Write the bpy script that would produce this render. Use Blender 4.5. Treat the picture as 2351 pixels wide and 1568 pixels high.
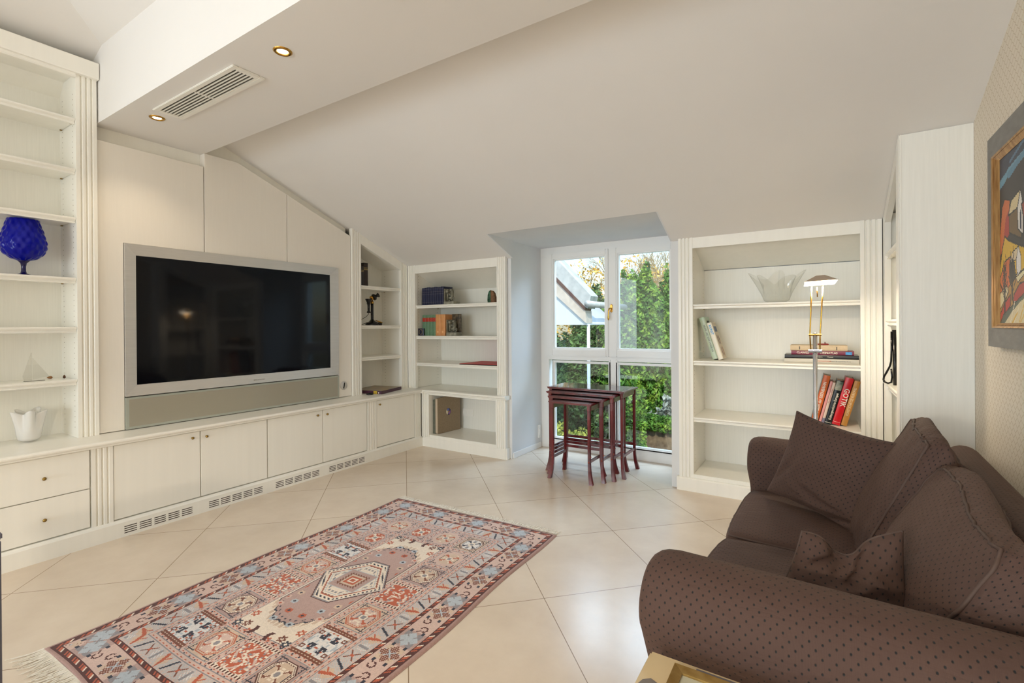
import bpy, bmesh, math, random
import numpy as np
from mathutils import Vector, Matrix, noise
random.seed(7); rng = np.random.default_rng(7)
for o_ in list(bpy.data.objects): bpy.data.objects.remove(o_, do_unlink=True)
SC = bpy.context.scene
COL = SC.collection

# ---------------------------------------------------------------- camera
H = 1.25
cam_data = bpy.data.cameras.new('camera')
cam = bpy.data.objects.new('camera', cam_data); COL.objects.link(cam)
cam_data.sensor_fit = 'HORIZONTAL'; cam_data.sensor_width = 36.0
cam_data.lens = 1111.09 / 2351.0 * 36.0
cam_data.shift_y = -32.19 / 2351.0
cam_data.clip_start = 0.02; cam_data.clip_end = 300
def cam_matrix(yaw, pitch, roll):
    y, p, r = [math.radians(a) for a in (yaw, pitch, roll)]
    F = Vector((-math.sin(y)*math.cos(p), math.cos(y)*math.cos(p), math.sin(p)))
    Rt = Vector((math.cos(y), math.sin(y), 0)); U = Rt.cross(F)
    R2 = Rt*math.cos(r) + U*math.sin(r); U2 = -Rt*math.sin(r) + U*math.cos(r)
    m = Matrix((R2, U2, -F)).transposed().to_4x4(); m.translation = (0, 0, H)
    return m
cam.matrix_world = cam_matrix(32.5415, -0.1161, -0.3979)
SC.camera = cam

# ---------------------------------------------------------------- world, sun, fill lights, exposure
SC.view_settings.view_transform = 'Standard'; SC.view_settings.look = 'None'
SC.view_settings.gamma = 1.0; SC.view_settings.use_curve_mapping = False
SC.view_settings.exposure = 0.10
w = bpy.data.worlds.new('sky'); SC.world = w; w.use_nodes = True
nt = w.node_tree; bg = nt.nodes['Background']
sky = nt.nodes.new('ShaderNodeTexSky'); sky.sky_type = 'NISHITA'
sky.sun_disc = False; sky.sun_elevation = math.radians(48); sky.sun_rotation = math.radians(200)
sky.air_density = 1.3; sky.dust_density = 1.2; sky.ozone_density = 3.0
nt.links.new(sky.outputs[0], bg.inputs[0]); bg.inputs[1].default_value = 0.30
def light(name, kind, loc, rot, energy, color, **k):
    d = bpy.data.lights.new(name, kind); d.energy = energy; d.color = color
    for a, b in k.items(): setattr(d, a, b)
    o = bpy.data.objects.new(name, d); COL.objects.link(o); o.location = loc; o.rotation_euler = [math.radians(a) for a in rot]
    return o
# sun over the house from behind and right, on the garden trees
light('sun', 'SUN', (0, 0, 20), (48, 0, 28), 3.6, (1.0, 0.93, 0.80), angle=math.radians(1.0))
# added cool fill lamp behind the camera, lighting the whole room
light('rear_fill_light', 'AREA', (-1.7, -6.6, 1.15), (90, 0, 0), 165, (0.75, 0.88, 1.0), shape='RECTANGLE', size=3.6, size_y=1.9)
# second added cool fill lamp, unseen at the left behind the camera
light('left_rear_fill_light', 'AREA', (-4.0, -2.3, 1.4), (90, 0, -90), 52, (0.76, 0.88, 1.0), shape='RECTANGLE', size=2.2, size_y=2.0)
# added lamp above the dormer, out of view, strengthening skylight in the niche
light('dormer_fill_light', 'AREA', (-1.72, 5.75, 3.15), (-50, 0, 0), 225, (0.60, 0.79, 1.0), shape='RECTANGLE', size=2.2, size_y=1.3)
# added warm spot, unseen behind the camera, brightening the lower right wall
light('warm_fill_light', 'SPOT', (-0.55, -0.75, 1.27), (0, 0, 0), 62, (1.0, 0.85, 0.66), spot_size=math.radians(174), spot_blend=0.12, shadow_soft_size=0.03)
for a_, v_ in (('max_bounces', 14), ('diffuse_bounces', 8), ('glossy_bounces', 5), ('transmission_bounces', 10), ('transparent_max_bounces', 24)): setattr(SC.cycles, a_, v_)

# ---------------------------------------------------------------- materials
def lin(c):
    c = c/255.0
    return c/12.92 if c <= 0.04045 else ((c+0.055)/1.055)**2.4
def rgb(r, g, b): return (lin(r), lin(g), lin(b), 1.0)
MATS = {}
def mat(name, col, rough=0.5, metal=0.0, spec=0.5, coat=0.0, emit=None, estr=0.0):
    m = bpy.data.materials.new(name); m.use_nodes = True
    b = m.node_tree.nodes['Principled BSDF']
    b.inputs['Base Color'].default_value = col; b.inputs['Roughness'].default_value = rough
    b.inputs['Metallic'].default_value = metal; b.inputs['Specular IOR Level'].default_value = spec
    b.inputs['Coat Weight'].default_value = coat
    if emit: b.inputs['Emission Color'].default_value = emit; b.inputs['Emission Strength'].default_value = estr
    MATS[name] = m; return m
def N(m, t): return m.node_tree.nodes.new(t)
def L(m, a, b): m.node_tree.links.new(a, b)
def P(m): return m.node_tree.nodes['Principled BSDF']
def objco(m, scale=(1, 1, 1), src='Object'):
    tc = N(m, 'ShaderNodeTexCoord'); mp = N(m, 'ShaderNodeMapping'); L(m, tc.outputs[src], mp.inputs[0])
    mp.inputs['Scale'].default_value = scale; return mp.outputs[0]
def add_noise(m, scale, vscale=(1, 1, 1), c1=None, c2=None, bump=0.0, detail=4, dist=0.01, lo=0.3, hi=0.7, rough=None):
    co = objco(m, vscale); n = N(m, 'ShaderNodeTexNoise'); n.inputs['Scale'].default_value = scale; n.inputs['Detail'].default_value = detail
    L(m, co, n.inputs['Vector'])
    if c1 is not None:
        r = N(m, 'ShaderNodeValToRGB'); r.color_ramp.elements[0].position = lo; r.color_ramp.elements[1].position = hi
        r.color_ramp.elements[0].color = c1; r.color_ramp.elements[1].color = c2
        L(m, n.outputs[0], r.inputs[0]); L(m, r.outputs[0], P(m).inputs['Base Color'])
    if bump:
        b = N(m, 'ShaderNodeBump'); b.inputs['Strength'].default_value = bump; b.inputs['Distance'].default_value = dist
        L(m, n.outputs[0], b.inputs['Height'])
        old = P(m).inputs['Normal'].links
        if old: L(m, old[0].from_socket, b.inputs['Normal'])
        L(m, b.outputs[0], P(m).inputs['Normal'])
    return n
def noisy(name, c1, c2, scale=8, bump=0.0, rough=0.6, vscale=(1, 1, 1), **k):
    m = mat(name, c1, rough, **{a: k.pop(a) for a in list(k) if a in ('metal', 'spec', 'coat')})
    add_noise(m, scale, vscale, c1, c2, bump, **k); return m

lac = noisy('white_lacquer', rgb(241, 239, 231), rgb(244, 242, 234), 26, 0.03, 0.30, (1, 1, 0.035), dist=0.004, coat=0.0)
lacg = noisy('white_lacquer_grained', rgb(237, 236, 229), rgb(242, 241, 234), 150, 0.14, 0.38, (1, 1, 0.03), dist=0.003)
panm = noisy('panel_lacquer', rgb(234, 229, 220), rgb(236, 231, 222), 120, 0.10, 0.42, (1, 1, 0.05), dist=0.003)
plaster = noisy('ceiling_plaster', rgb(230, 228, 225), rgb(233, 231, 228), 1.5, 0, 0.85)
add_noise(plaster, 260, bump=0.12, dist=0.002)
plasterb = noisy('niche_plaster', rgb(222, 224, 226), rgb(228, 229, 230), 3, 0, 0.8)
add_noise(plasterb, 200, bump=0.12, dist=0.002)
winm = mat('window_white', rgb(244, 244, 242), 0.32)
brass = mat('brass', rgb(196, 150, 70), 0.22, 1.0)
brassd = mat('aged_brass', rgb(150, 122, 66), 0.38, 1.0)
chrome = mat('chrome', rgb(206, 208, 214), 0.12, 1.0)
steel = noisy('brushed_aluminium', rgb(206, 204, 200), rgb(212, 210, 206), 120, 0.05, 0.42, (0.05, 0.05, 1), metal=0.65)
black = mat('black_lacquer', rgb(14, 13, 13), 0.22)
blackm = mat('black_matte', rgb(24, 22, 22), 0.6)
screen = mat('television_glass', rgb(9, 11, 16), 0.06, spec=0.25)
spk = mat('speaker_glass', rgb(160, 155, 140), 0.14, spec=0.6)
spkf = mat('speaker_glass_edge', rgb(168, 172, 162), 0.12, spec=0.6)
gapm = mat('dark_gap', rgb(60, 50, 36), 0.8)
holem = mat('pin_hole_dark', rgb(118, 104, 82), 0.8)

# floor: 60 cm beige stone tiles laid diagonally
flo = mat('beige_stone_tile', rgb(206, 184, 160), 0.22)
def build_floor_mat(m):
    nt = m.node_tree; nn = nt.nodes
    tc = N(m, 'ShaderNodeTexCoord'); sp = N(m, 'ShaderNodeSeparateXYZ'); L(m, tc.outputs['Object'], sp.inputs[0])
    def math_(op, a, b=None):
        n = N(m, 'ShaderNodeMath'); n.operation = op
        for i, v in enumerate((a, b)):
            if v is None: continue
            if isinstance(v, (int, float)): n.inputs[i].default_value = v
            else: L(m, v, n.inputs[i])
        return n.outputs[0]
    s = math.sqrt(0.5); T = 0.612
    A = math_('MULTIPLY', math_('ADD', sp.outputs[0], sp.outputs[1]), s)
    B = math_('MULTIPLY', math_('SUBTRACT', sp.outputs[1], sp.outputs[0]), s)
    a = math_('DIVIDE', math_('SUBTRACT', A, 0.003), T); b = math_('DIVIDE', math_('SUBTRACT', B, 0.303), T)
    def edge(v):
        f = math_('FRACT', v); return math_('MINIMUM', f, math_('SUBTRACT', 1.0, f))
    d = math_('MINIMUM', edge(a), edge(b))
    g = math_('LESS_THAN', d, 0.0030)
    ia = math_('FLOOR', a); ib = math_('FLOOR', b)
    wn = N(m, 'ShaderNodeTexWhiteNoise'); wn.noise_dimensions = '2D'; cb = N(m, 'ShaderNodeCombineXYZ')
    L(m, ia, cb.inputs[0]); L(m, ib, cb.inputs[1]); L(m, cb.outputs[0], wn.inputs['Vector'])
    n1 = N(m, 'ShaderNodeTexNoise'); n1.inputs['Scale'].default_value = 3.2; n1.inputs['Detail'].default_value = 8; n1.inputs['Roughness'].default_value = 0.62
    L(m, tc.outputs['Object'], n1.inputs['Vector'])
    r = N(m, 'ShaderNodeValToRGB'); L(m, n1.outputs[0], r.inputs[0])
    r.color_ramp.elements[0].position = 0.30; r.color_ramp.elements[0].color = rgb(210, 194, 175)
    r.color_ramp.elements[1].position = 0.72; r.color_ramp.elements[1].color = rgb(224, 210, 192)
    hv = N(m, 'ShaderNodeHueSaturation'); L(m, r.outputs[0], hv.inputs['Color'])
    v = math_('ADD', math_('MULTIPLY', wn.outputs[0], 0.07), 0.965); L(m, v, hv.inputs['Value'])
    mx = N(m, 'ShaderNodeMix'); mx.data_type = 'RGBA'; L(m, g, mx.inputs[0]); L(m, hv.outputs[0], mx.inputs[6]); mx.inputs[7].default_value = rgb(150, 128, 104)
    L(m, mx.outputs[2], P(m).inputs['Base Color'])
    n2 = N(m, 'ShaderNodeTexNoise'); n2.inputs['Scale'].default_value = 9; n2.inputs['Detail'].default_value = 6; L(m, tc.outputs['Object'], n2.inputs['Vector'])
    rr = math_('ADD', math_('MULTIPLY', n2.outputs[0], 0.16), 0.17); rr = math_('ADD', rr, math_('MULTIPLY', g, 0.4))
    P(m).inputs['Roughness'].default_value = 0.24
    bp = N(m, 'ShaderNodeBump'); bp.inputs['Distance'].default_value = 0.002; bp.inputs['Strength'].default_value = 0.5
    L(m, math_('SUBTRACT', 1.0, g), bp.inputs['Height']); L(m, bp.outputs[0], P(m).inputs['Normal'])
build_floor_mat(flo)

# wallpaper: embossed woven lozenge on the right wall (YZ plane)
wpaper = mat('woven_wallpaper', rgb(226, 210, 186), 0.7)
def build_wallpaper(m):
    tc = N(m, 'ShaderNodeTexCoord'); sp = N(m, 'ShaderNodeSeparateXYZ'); L(m, tc.outputs['Object'], sp.inputs[0])
    def M_(op, a, b=None):
        n = N(m, 'ShaderNodeMath'); n.operation = op
        for i, v in enumerate((a, b)):
            if v is None: continue
            if isinstance(v, (int, float)): n.inputs[i].default_value = v
            else: L(m, v, n.inputs[i])
        return n.outputs[0]
    p = 0.022
    y = M_('DIVIDE', sp.outputs[1], p*1.9); z = M_('DIVIDE', sp.outputs[2], p)
    row = M_('FLOOR', z); ys = M_('ADD', y, M_('MULTIPLY', M_('FLOORED_MODULO', row, 2.0), 0.5))
    fy = M_('ABSOLUTE', M_('SUBTRACT', M_('FRACT', ys), 0.5)); fz = M_('FRACT', z)
    dd = M_('ABSOLUTE', M_('SUBTRACT', M_('ADD', M_('MULTIPLY', fy, 1.6), 0.1), fz))
    ln = M_('LESS_THAN', dd, 0.09)
    mx = N(m, 'ShaderNodeMix'); mx.data_type = 'RGBA'; L(m, ln, mx.inputs[0]); mx.inputs[6].default_value = rgb(230, 220, 203); mx.inputs[7].default_value = rgb(208, 194, 170)
    L(m, mx.outputs[2], P(m).inputs['Base Color'])
    b = N(m, 'ShaderNodeBump'); b.inputs['Strength'].default_value = 0.5; b.inputs['Distance'].default_value = 0.003
    L(m, M_('SUBTRACT', 1.0, ln), b.inputs['Height']); L(m, b.outputs[0], P(m).inputs['Normal'])
build_wallpaper(wpaper)

# brown upholstery with small dark tufts, UV in metres
fab = mat('brown_dotted_fabric', rgb(104, 78, 66), 0.75, spec=0.25)
def build_fabric(m):
    P(m).inputs['Sheen Weight'].default_value = 0.18; P(m).inputs['Sheen Roughness'].default_value = 0.5
    P(m).inputs['Sheen Tint'].default_value = rgb(170, 140, 120)
    uv = N(m, 'ShaderNodeTexCoord'); sp = N(m, 'ShaderNodeSeparateXYZ'); L(m, uv.outputs['UV'], sp.inputs[0])
    def M_(op, a, b=None):
        n = N(m, 'ShaderNodeMath'); n.operation = op
        for i, v in enumerate((a, b)):
            if v is None: continue
            if isinstance(v, (int, float)): n.inputs[i].default_value = v
            else: L(m, v, n.inputs[i])
        return n.outputs[0]
    pu, pv = 0.0232, 0.0130
    v = M_('DIVIDE', sp.outputs[1], pv); row = M_('FLOOR', v)
    u = M_('ADD', M_('DIVIDE', sp.outputs[0], pu), M_('MULTIPLY', M_('FLOORED_MODULO', row, 2.0), 0.5))
    du = M_('MULTIPLY', M_('SUBTRACT', M_('FRACT', u), 0.5), pu); dv = M_('MULTIPLY', M_('SUBTRACT', M_('FRACT', v), 0.5), pv*0.75)
    d = M_('SQRT', M_('ADD', M_('MULTIPLY', du, du), M_('MULTIPLY', dv, dv)))
    ramp = N(m, 'ShaderNodeMapRange'); ramp.inputs[1].default_value = 0.0012; ramp.inputs[2].default_value = 0.0026
    ramp.inputs[3].default_value = 1.0; ramp.inputs[4].default_value = 0.0; L(m, d, ramp.inputs[0])
    n = N(m, 'ShaderNodeTexNoise'); n.inputs['Scale'].default_value = 4.0; n.inputs['Detail'].default_value = 3; L(m, uv.outputs['UV'], n.inputs['Vector'])
    cr = N(m, 'ShaderNodeValToRGB'); L(m, n.outputs[0], cr.inputs[0]); cr.color_ramp.elements[0].color = rgb(70, 52, 46); cr.color_ramp.elements[1].color = rgb(81, 62, 55)
    mx = N(m, 'ShaderNodeMix'); mx.data_type = 'RGBA'; L(m, ramp.outputs[0], mx.inputs[0]); L(m, cr.outputs[0], mx.inputs[6]); mx.inputs[7].default_value = rgb(26, 30, 32)
    L(m, mx.outputs[2], P(m).inputs['Base Color'])
    wv = N(m, 'ShaderNodeTexWave'); wv.inputs['Scale'].default_value = 180; wv.bands_direction = 'X'; L(m, uv.outputs['UV'], wv.inputs['Vector'])
    h = M_('SUBTRACT', M_('MULTIPLY', wv.outputs[0], 0.12), ramp.outputs[0])
    b = N(m, 'ShaderNodeBump'); b.inputs['Strength'].default_value = 0.6; b.inputs['Distance'].default_value = 0.0015
    L(m, h, b.inputs['Height'])
    mpn = N(m, 'ShaderNodeMapping'); mpn.inputs['Scale'].default_value = (1, 2.6, 1); L(m, uv.outputs['UV'], mpn.inputs[0])
    wn_ = N(m, 'ShaderNodeTexNoise'); wn_.inputs['Scale'].default_value = 9; wn_.inputs['Detail'].default_value = 3; wn_.inputs['Distortion'].default_value = .6; L(m, mpn.outputs[0], wn_.inputs['Vector'])
    b2 = N(m, 'ShaderNodeBump'); b2.inputs['Strength'].default_value = 0.45; b2.inputs['Distance'].default_value = 0.012; L(m, wn_.outputs[0], b2.inputs['Height']); L(m, b2.outputs[0], b.inputs['Normal'])
    L(m, b.outputs[0], P(m).inputs['Normal'])
build_fabric(fab)
pipem = mat('dark_brown_piping', rgb(74, 56, 48), 0.7)

mahog = noisy('mahogany', rgb(74, 16, 20), rgb(116, 30, 32), 22, 0.0, 0.22, (1, 1, 0.15), coat=0.6)
mahogd = mat('mahogany_stud', rgb(140, 44, 24), 0.25, coat=0.5)
glasst = mat('polished_table_glass', rgb(72, 52, 48), 0.06, spec=0.9)

def glass_thin(name, tint=(1, 1, 1, 1), refl=1.0, rough=0.0, ior=1.45, white=0.0):
    m = bpy.data.materials.new(name); m.use_nodes = True; t = m.node_tree
    for n in list(t.nodes):
        if n.type != 'OUTPUT_MATERIAL': t.nodes.remove(n)
    out = [n for n in t.nodes if n.type == 'OUTPUT_MATERIAL'][0]
    tr = t.nodes.new('ShaderNodeBsdfTransparent'); tr.inputs[0].default_value = tint
    gl = t.nodes.new('ShaderNodeBsdfGlossy'); gl.inputs['Roughness'].default_value = rough
    lw_ = t.nodes.new('ShaderNodeLayerWeight'); lw_.inputs[0].default_value = 0.5
    pw = t.nodes.new('ShaderNodeMath'); pw.operation = 'POWER'; pw.inputs[1].default_value = 4.0; t.links.new(lw_.outputs['Facing'], pw.inputs[0])
    fr = t.nodes.new('ShaderNodeMath'); fr.operation = 'MULTIPLY_ADD'; fr.inputs[1].default_value = 0.75; fr.inputs[2].default_value = 0.045; t.links.new(pw.outputs[0], fr.inputs[0])
    mu = t.nodes.new('ShaderNodeMath'); mu.operation = 'MULTIPLY'; mu.inputs[1].default_value = refl
    mx = t.nodes.new('ShaderNodeMixShader'); t.links.new(fr.outputs[0], mu.inputs[0]); t.links.new(mu.outputs[0], mx.inputs[0])
    src = tr.outputs[0]
    if white:
        df = t.nodes.new('ShaderNodeBsdfDiffuse'); df.inputs[0].default_value = (0.93, 0.92, 0.90, 1)
        tl = t.nodes.new('ShaderNodeBsdfTranslucent'); tl.inputs[0].default_value = (0.9, 0.9, 0.88, 1)
        m1 = t.nodes.new('ShaderNodeMixShader'); m1.inputs[0].default_value = 0.25; t.links.new(df.outputs[0], m1.inputs[1]); t.links.new(tl.outputs[0], m1.inputs[2])
        m2 = t.nodes.new('ShaderNodeMixShader'); m2.inputs[0].default_value = white; t.links.new(tr.outputs[0], m2.inputs[1]); t.links.new(m1.outputs[0], m2.inputs[2]); src = m2.outputs[0]
    t.links.new(src, mx.inputs[1]); t.links.new(gl.outputs[0], mx.inputs[2]); t.links.new(mx.outputs[0], out.inputs[0])
    return m
pane_m = glass_thin('window_pane_glass', (0.97, 0.99, 0.985, 1), 1.0)
clear_m = glass_thin('clear_glass', (0.975, 0.975, 0.965, 1), 1.0)
milk_m = glass_thin('milk_glass', (0.9, 0.9, 0.88, 1), 1.0, 0.05, white=0.88)
blue_m = mat('cobalt_glass', rgb(10, 22, 190), 0.05)
P(blue_m).inputs['Transmission Weight'].default_value = 0.55; P(blue_m).inputs['IOR'].default_value = 1.3
acry = glass_thin('acrylic', (0.93, 0.93, 0.92, 1), 1.6)

# ---------------------------------------------------------------- mesh builder
class MB:
    def __init__(s): s.v = []; s.f = []; s.mi = []; s.uv = None
    def quad(s, *p, mi=0):
        b = len(s.v); s.v += [tuple(q) for q in p]; s.f.append(tuple(range(b, b+len(p)))); s.mi.append(mi); return s
    def box(s, x0, x1, y0, y1, z0, z1, bev=0.0, mi=0):
        x0, x1 = min(x0, x1), max(x0, x1); y0, y1 = min(y0, y1), max(y0, y1); z0, z1 = min(z0, z1), max(z0, z1)
        if bev <= 0:
            b = len(s.v)
            s.v += [(x, y, z) for x in (x0, x1) for y in (y0, y1) for z in (z0, z1)]
            for f in ((0, 1, 3, 2), (4, 6, 7, 5), (0, 4, 5, 1), (2, 3, 7, 6), (0, 2, 6, 4), (1, 5, 7, 3)):
                s.f.append(tuple(b+i for i in f)); s.mi.append(mi)
            return s
        bm = bmesh.new(); bmesh.ops.create_cube(bm, size=1)
        for v in bm.verts: v.co = Vector(((x0+x1)/2+v.co.x*(x1-x0), (y0+y1)/2+v.co.y*(y1-y0), (z0+z1)/2+v.co.z*(z1-z0)))
        bmesh.ops.bevel(bm, geom=bm.edges[:], offset=min(bev, 0.49*min(x1-x0, y1-y0, z1-z0)), segments=2, affect='EDGES')
        s.add_bm(bm, mi); return s
    def add_bm(s, bm, mi=0, M=None):
        b = len(s.v); bm.verts.index_update()
        s.v += [tuple((M @ v.co) if M else v.co) for v in bm.verts]
        for f in bm.faces: s.f.append(tuple(b+v.index for v in f.verts)); s.mi.append(mi)
        bm.free()
    def prism(s, pts, fa, fb, mi=0, caps=True):
        # pts: closed outline; fa, fb: functions pt -> 3D at both ends
        b = len(s.v); n = len(pts)
        s.v += [tuple(fa(p)) for p in pts] + [tuple(fb(p)) for p in pts]
        for i in range(n):
            j = (i+1) % n; s.f.append((b+i, b+j, b+n+j, b+n+i)); s.mi.append(mi)
        if caps:
            s.f.append(tuple(b+i for i in range(n-1, -1, -1))); s.mi.append(mi)
            s.f.append(tuple(b+n+i for i in range(n))); s.mi.append(mi)
        return s
    def tube(s, path, r, n=10, mi=0, caps=True, closed=False):
        path = [Vector(p) for p in path]; m = len(path); b = len(s.v)
        rad = r if isinstance(r, (list, tuple)) else [r]*m
        up = None
        for i, p in enumerate(path):
            a = path[(i-1) % m] if (closed or i > 0) else p; c = path[(i+1) % m] if (closed or i < m-1) else p
            t = (c-a)
            t = t.normalized() if t.length > 1e-9 else Vector((0, 0, 1))
            if up is None:
                up = Vector((0, 0, 1)) if abs(t.z) < 0.9 else Vector((1, 0, 0))
            x = t.cross(up)
            if x.length < 1e-6: x = t.cross(Vector((0, 1, 0)))
            x.normalize(); y = x.cross(t).normalized(); up = y
            for k in range(n):
                an = 2*math.pi*k/n; q = p + (x*math.cos(an)+y*math.sin(an))*rad[i]; s.v.append(tuple(q))
        rings = m if closed else m-1
        for i in range(rings):
            i2 = (i+1) % m
            for k in range(n):
                k2 = (k+1) % n
                s.f.append((b+i*n+k, b+i*n+k2, b+i2*n+k2, b+i2*n+k)); s.mi.append(mi)
        if caps and not closed:
            s.f.append(tuple(b+k for k in range(n-1, -1, -1))); s.mi.append(mi)
            s.f.append(tuple(b+(m-1)*n+k for k in range(n))); s.mi.append(mi)
        return s
    def lathe(s, prof, c=(0, 0, 0), n=32, mi=0, M=None, rf=None):
        b = len(s.v); c = Vector(c)
        for (r, z) in prof:
            for k in range(n):
                a = 2*math.pi*k/n; rr = r*(rf(a, z) if rf else 1)
                q = Vector((rr*math.cos(a), rr*math.sin(a), z))
                if M: q = M @ q
                s.v.append(tuple(q+c))
        for i in range(len(prof)-1):
            for k in range(n):
                k2 = (k+1) % n; s.f.append((b+i*n+k, b+i*n+k2, b+(i+1)*n+k2, b+(i+1)*n+k)); s.mi.append(mi)
        return s
    def grid(s, G, mi=0, closed_u=False, closed_v=False):
        nu, nv = len(G), len(G[0]); b = len(s.v)
        for r in G: s.v += [tuple(p) for p in r]
        for i in range(nu if closed_u else nu-1):
            for j in range(nv if closed_v else nv-1):
                i2, j2 = (i+1) % nu, (j+1) % nv
                s.f.append((b+i*nv+j, b+i2*nv+j, b+i2*nv+j2, b+i*nv+j2)); s.mi.append(mi)
        return s
    def build(s, name, mats, parent=None, smooth=False, flip=False, fix=True):
        me = bpy.data.meshes.new(name); me.from_pydata(s.v, [], s.f)
        mats = mats if isinstance(mats, (list, tuple)) else [mats]
        for m in mats: me.materials.append(m)
        if len(mats) > 1: me.polygons.foreach_set('material_index', s.mi)
        if fix:
            bm = bmesh.new(); bm.from_mesh(me); bmesh.ops.recalc_face_normals(bm, faces=bm.faces[:]); bm.to_mesh(me); bm.free()
        if smooth: me.polygons.foreach_set('use_smooth', [True]*len(me.polygons))
        me.update()
        o = bpy.data.objects.new(name, me); COL.objects.link(o)
        if parent: attach(o, parent)
        return o
def attach(o, parent):
    o.parent = parent
    if parent.parent is None and not parent.get('_local') and parent.type == 'EMPTY':
        M = Matrix.Translation(parent.location) @ parent.rotation_euler.to_matrix().to_4x4()
        o.matrix_parent_inverse = M.inverted()
def smooth_angle(o, deg=40):
    me = o.data; me.polygons.foreach_set('use_smooth', [True]*len(me.polygons))
    try: me.set_sharp_from_angle(angle=math.radians(deg))
    except Exception: pass
    return o
def tag(o, label=None, cat=None, group=None, kind=None):
    for k, v in (('label', label), ('category', cat), ('group', group), ('kind', kind)):
        if v: o[k] = v
    return o
def thing(name, label, cat, loc=(0, 0, 0), rot=(0, 0, 0), group=None, local=False):
    o = bpy.data.objects.new(name, None); COL.objects.link(o); o.location = loc; o.rotation_euler = rot
    o.empty_display_size = 0.1
    if local: o['_local'] = 1
    return tag(o, label, cat, group)
def structure(name, mb, m, **k): return tag(mb.build(name, m, **k), kind='structure')
def lettering(txt, size, m, parent, M, name='lettering', depth=0.0003, align='CENTER', bold=0.0, sx=1.0):
    cu = bpy.data.curves.new('txt', 'FONT'); cu.body = txt; cu.size = size; cu.align_x = align; cu.align_y = 'CENTER'; cu.extrude = depth; cu.offset = bold
    cu.resolution_u = 2
    t = bpy.data.objects.new('txt', cu); COL.objects.link(t)
    dg = bpy.context.evaluated_depsgraph_get(); me = bpy.data.meshes.new_from_object(t.evaluated_get(dg))
    bpy.data.objects.remove(t); bpy.data.curves.remove(cu)
    me.transform(M @ Matrix.Diagonal((sx, 1, 1, 1))); me.materials.clear(); me.materials.append(m)
    o = bpy.data.objects.new(name, me); COL.objects.link(o); o.parent = parent
    return o
def basis(x, y, loc):
    x = Vector(x); y = Vector(y); z = x.cross(y)
    m = Matrix((x, y, z)).transposed().to_4x4(); m.translation = loc; return m
# ================================================================ ROOM
XW = -3.846      # wall plane behind the television panels
XL = -4.10       # outer left wall
XR = 0.61        # right wall
YU, ZK, SL = 3.801, 1.911, 0.394
def S(y): return ZK + SL*(YU-y)
YB0, YB1, ZB = 1.155, 1.78, 2.529   # beam
T = 0.16
def slab(name, polys, m, kind='structure', up=0.14):
    mb = MB()
    for p in polys:
        p = [Vector(q) for q in p]; n = len(p); b = len(mb.v)
        mb.v += [tuple(q) for q in p] + [tuple(q+Vector((0, 0, up))) for q in p]
        mb.f.append(tuple(range(b, b+n))); mb.f.append(tuple(range(b+2*n-1, b+n-1, -1))); mb.mi += [0, 0]
        for i in range(n):
            j = (i+1) % n; mb.f.append((b+i, b+n+i, b+n+j, b+j)); mb.mi.append(0)
    return structure(name, mb, m)
structure('floor', MB().box(-4.3, 0.9, -7.2, 4.60, -0.12, 0.0), flo)
# main sloped ceiling with the dormer cut out (dormer x -2.44..-0.98 from y 3.437)
DX0, DX1, DY = -2.44, -0.98, 3.437
NX0, NX1, NY = -2.46, -0.96, 4.44
slab('ceiling', [
    [(XL, YB1-0.3, S(YB1-0.3)), (XR+0.1, YB1-0.3, S(YB1-0.3)), (XR+0.1, DY, S(DY)), (XL, DY, S(DY))],
    [(XL, DY, S(DY)), (DX0-.012, DY, S(DY)), (DX0-.012, 3.84, S(3.84)), (XL, 3.84, S(3.84))],
    [(XL, 3.84, S(3.84)), (NX0-.012, 3.84, S(3.84)), (NX0-.012, 4.6, S(4.6)), (XL, 4.6, S(4.6))],
    [(DX1+.012, DY, S(DY)), (XR+0.1, DY, S(DY)), (XR+0.1, 4.6, S(4.6)), (DX1+.012, 4.6, S(4.6))]], plaster)
# upper ceiling on the camera side of the beam: roof slope, hip and flat top
z0 = 2.989; ex = 0.06
def U(y): return z0 + SL*(1.155-y)
hipx = lambda y: -3.703 + (1.155-y)
FT = -1.0; zt = U(FT)
slab('ceiling_upper', [
    [(hipx(YB0+ex), YB0+ex, U(YB0+ex)), (XR+0.1, YB0+ex, U(YB0+ex)), (XR+0.1, FT, zt), (hipx(FT), FT, zt)],
    [(XL, YB0+ex, z0+SL*(XL+3.703)), (hipx(YB0+ex), YB0+ex, U(YB0+ex)), (hipx(FT), FT, zt), (XL, FT, z0+SL*(XL+3.703))],
    [(XL, FT, z0+SL*(XL+3.703)), (hipx(FT), FT, zt), (hipx(FT), -7.1, zt), (XL, -7.1, z0+SL*(XL+3.703))],
    [(hipx(FT), FT, zt), (XR+0.1, FT, zt), (XR+0.1, -7.1, zt), (hipx(FT), -7.1, zt)]], plaster)
# boxed ceiling beam
structure('trim_1', MB().box(XW-0.004, XR+0.05, YB0, YB1, ZB, 3.25), plaster)
# outer left wall, wall behind the television
structure('wall_left', MB().box(XL-0.12, XL, -7.1, 4.6, 0, 3.1), plaster)
mb = MB(); y0, y1 = 1.150, 3.064
mb.prism([(y0, 0.60), (y1, 0.60), (y1, S(y1)+.02), (YB1-.3, S(YB1-.3)+.02), (YB1-.3, 2.9), (y0, 2.9)], lambda p: (XL, p[0], p[1]), lambda p: (XW, p[0], p[1]))
structure('wall_left_inner', mb, lac)
structure('wall_right', MB().box(XR, XR+0.12, -7.1, 4.6, 0, 4.2), wpaper)
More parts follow.
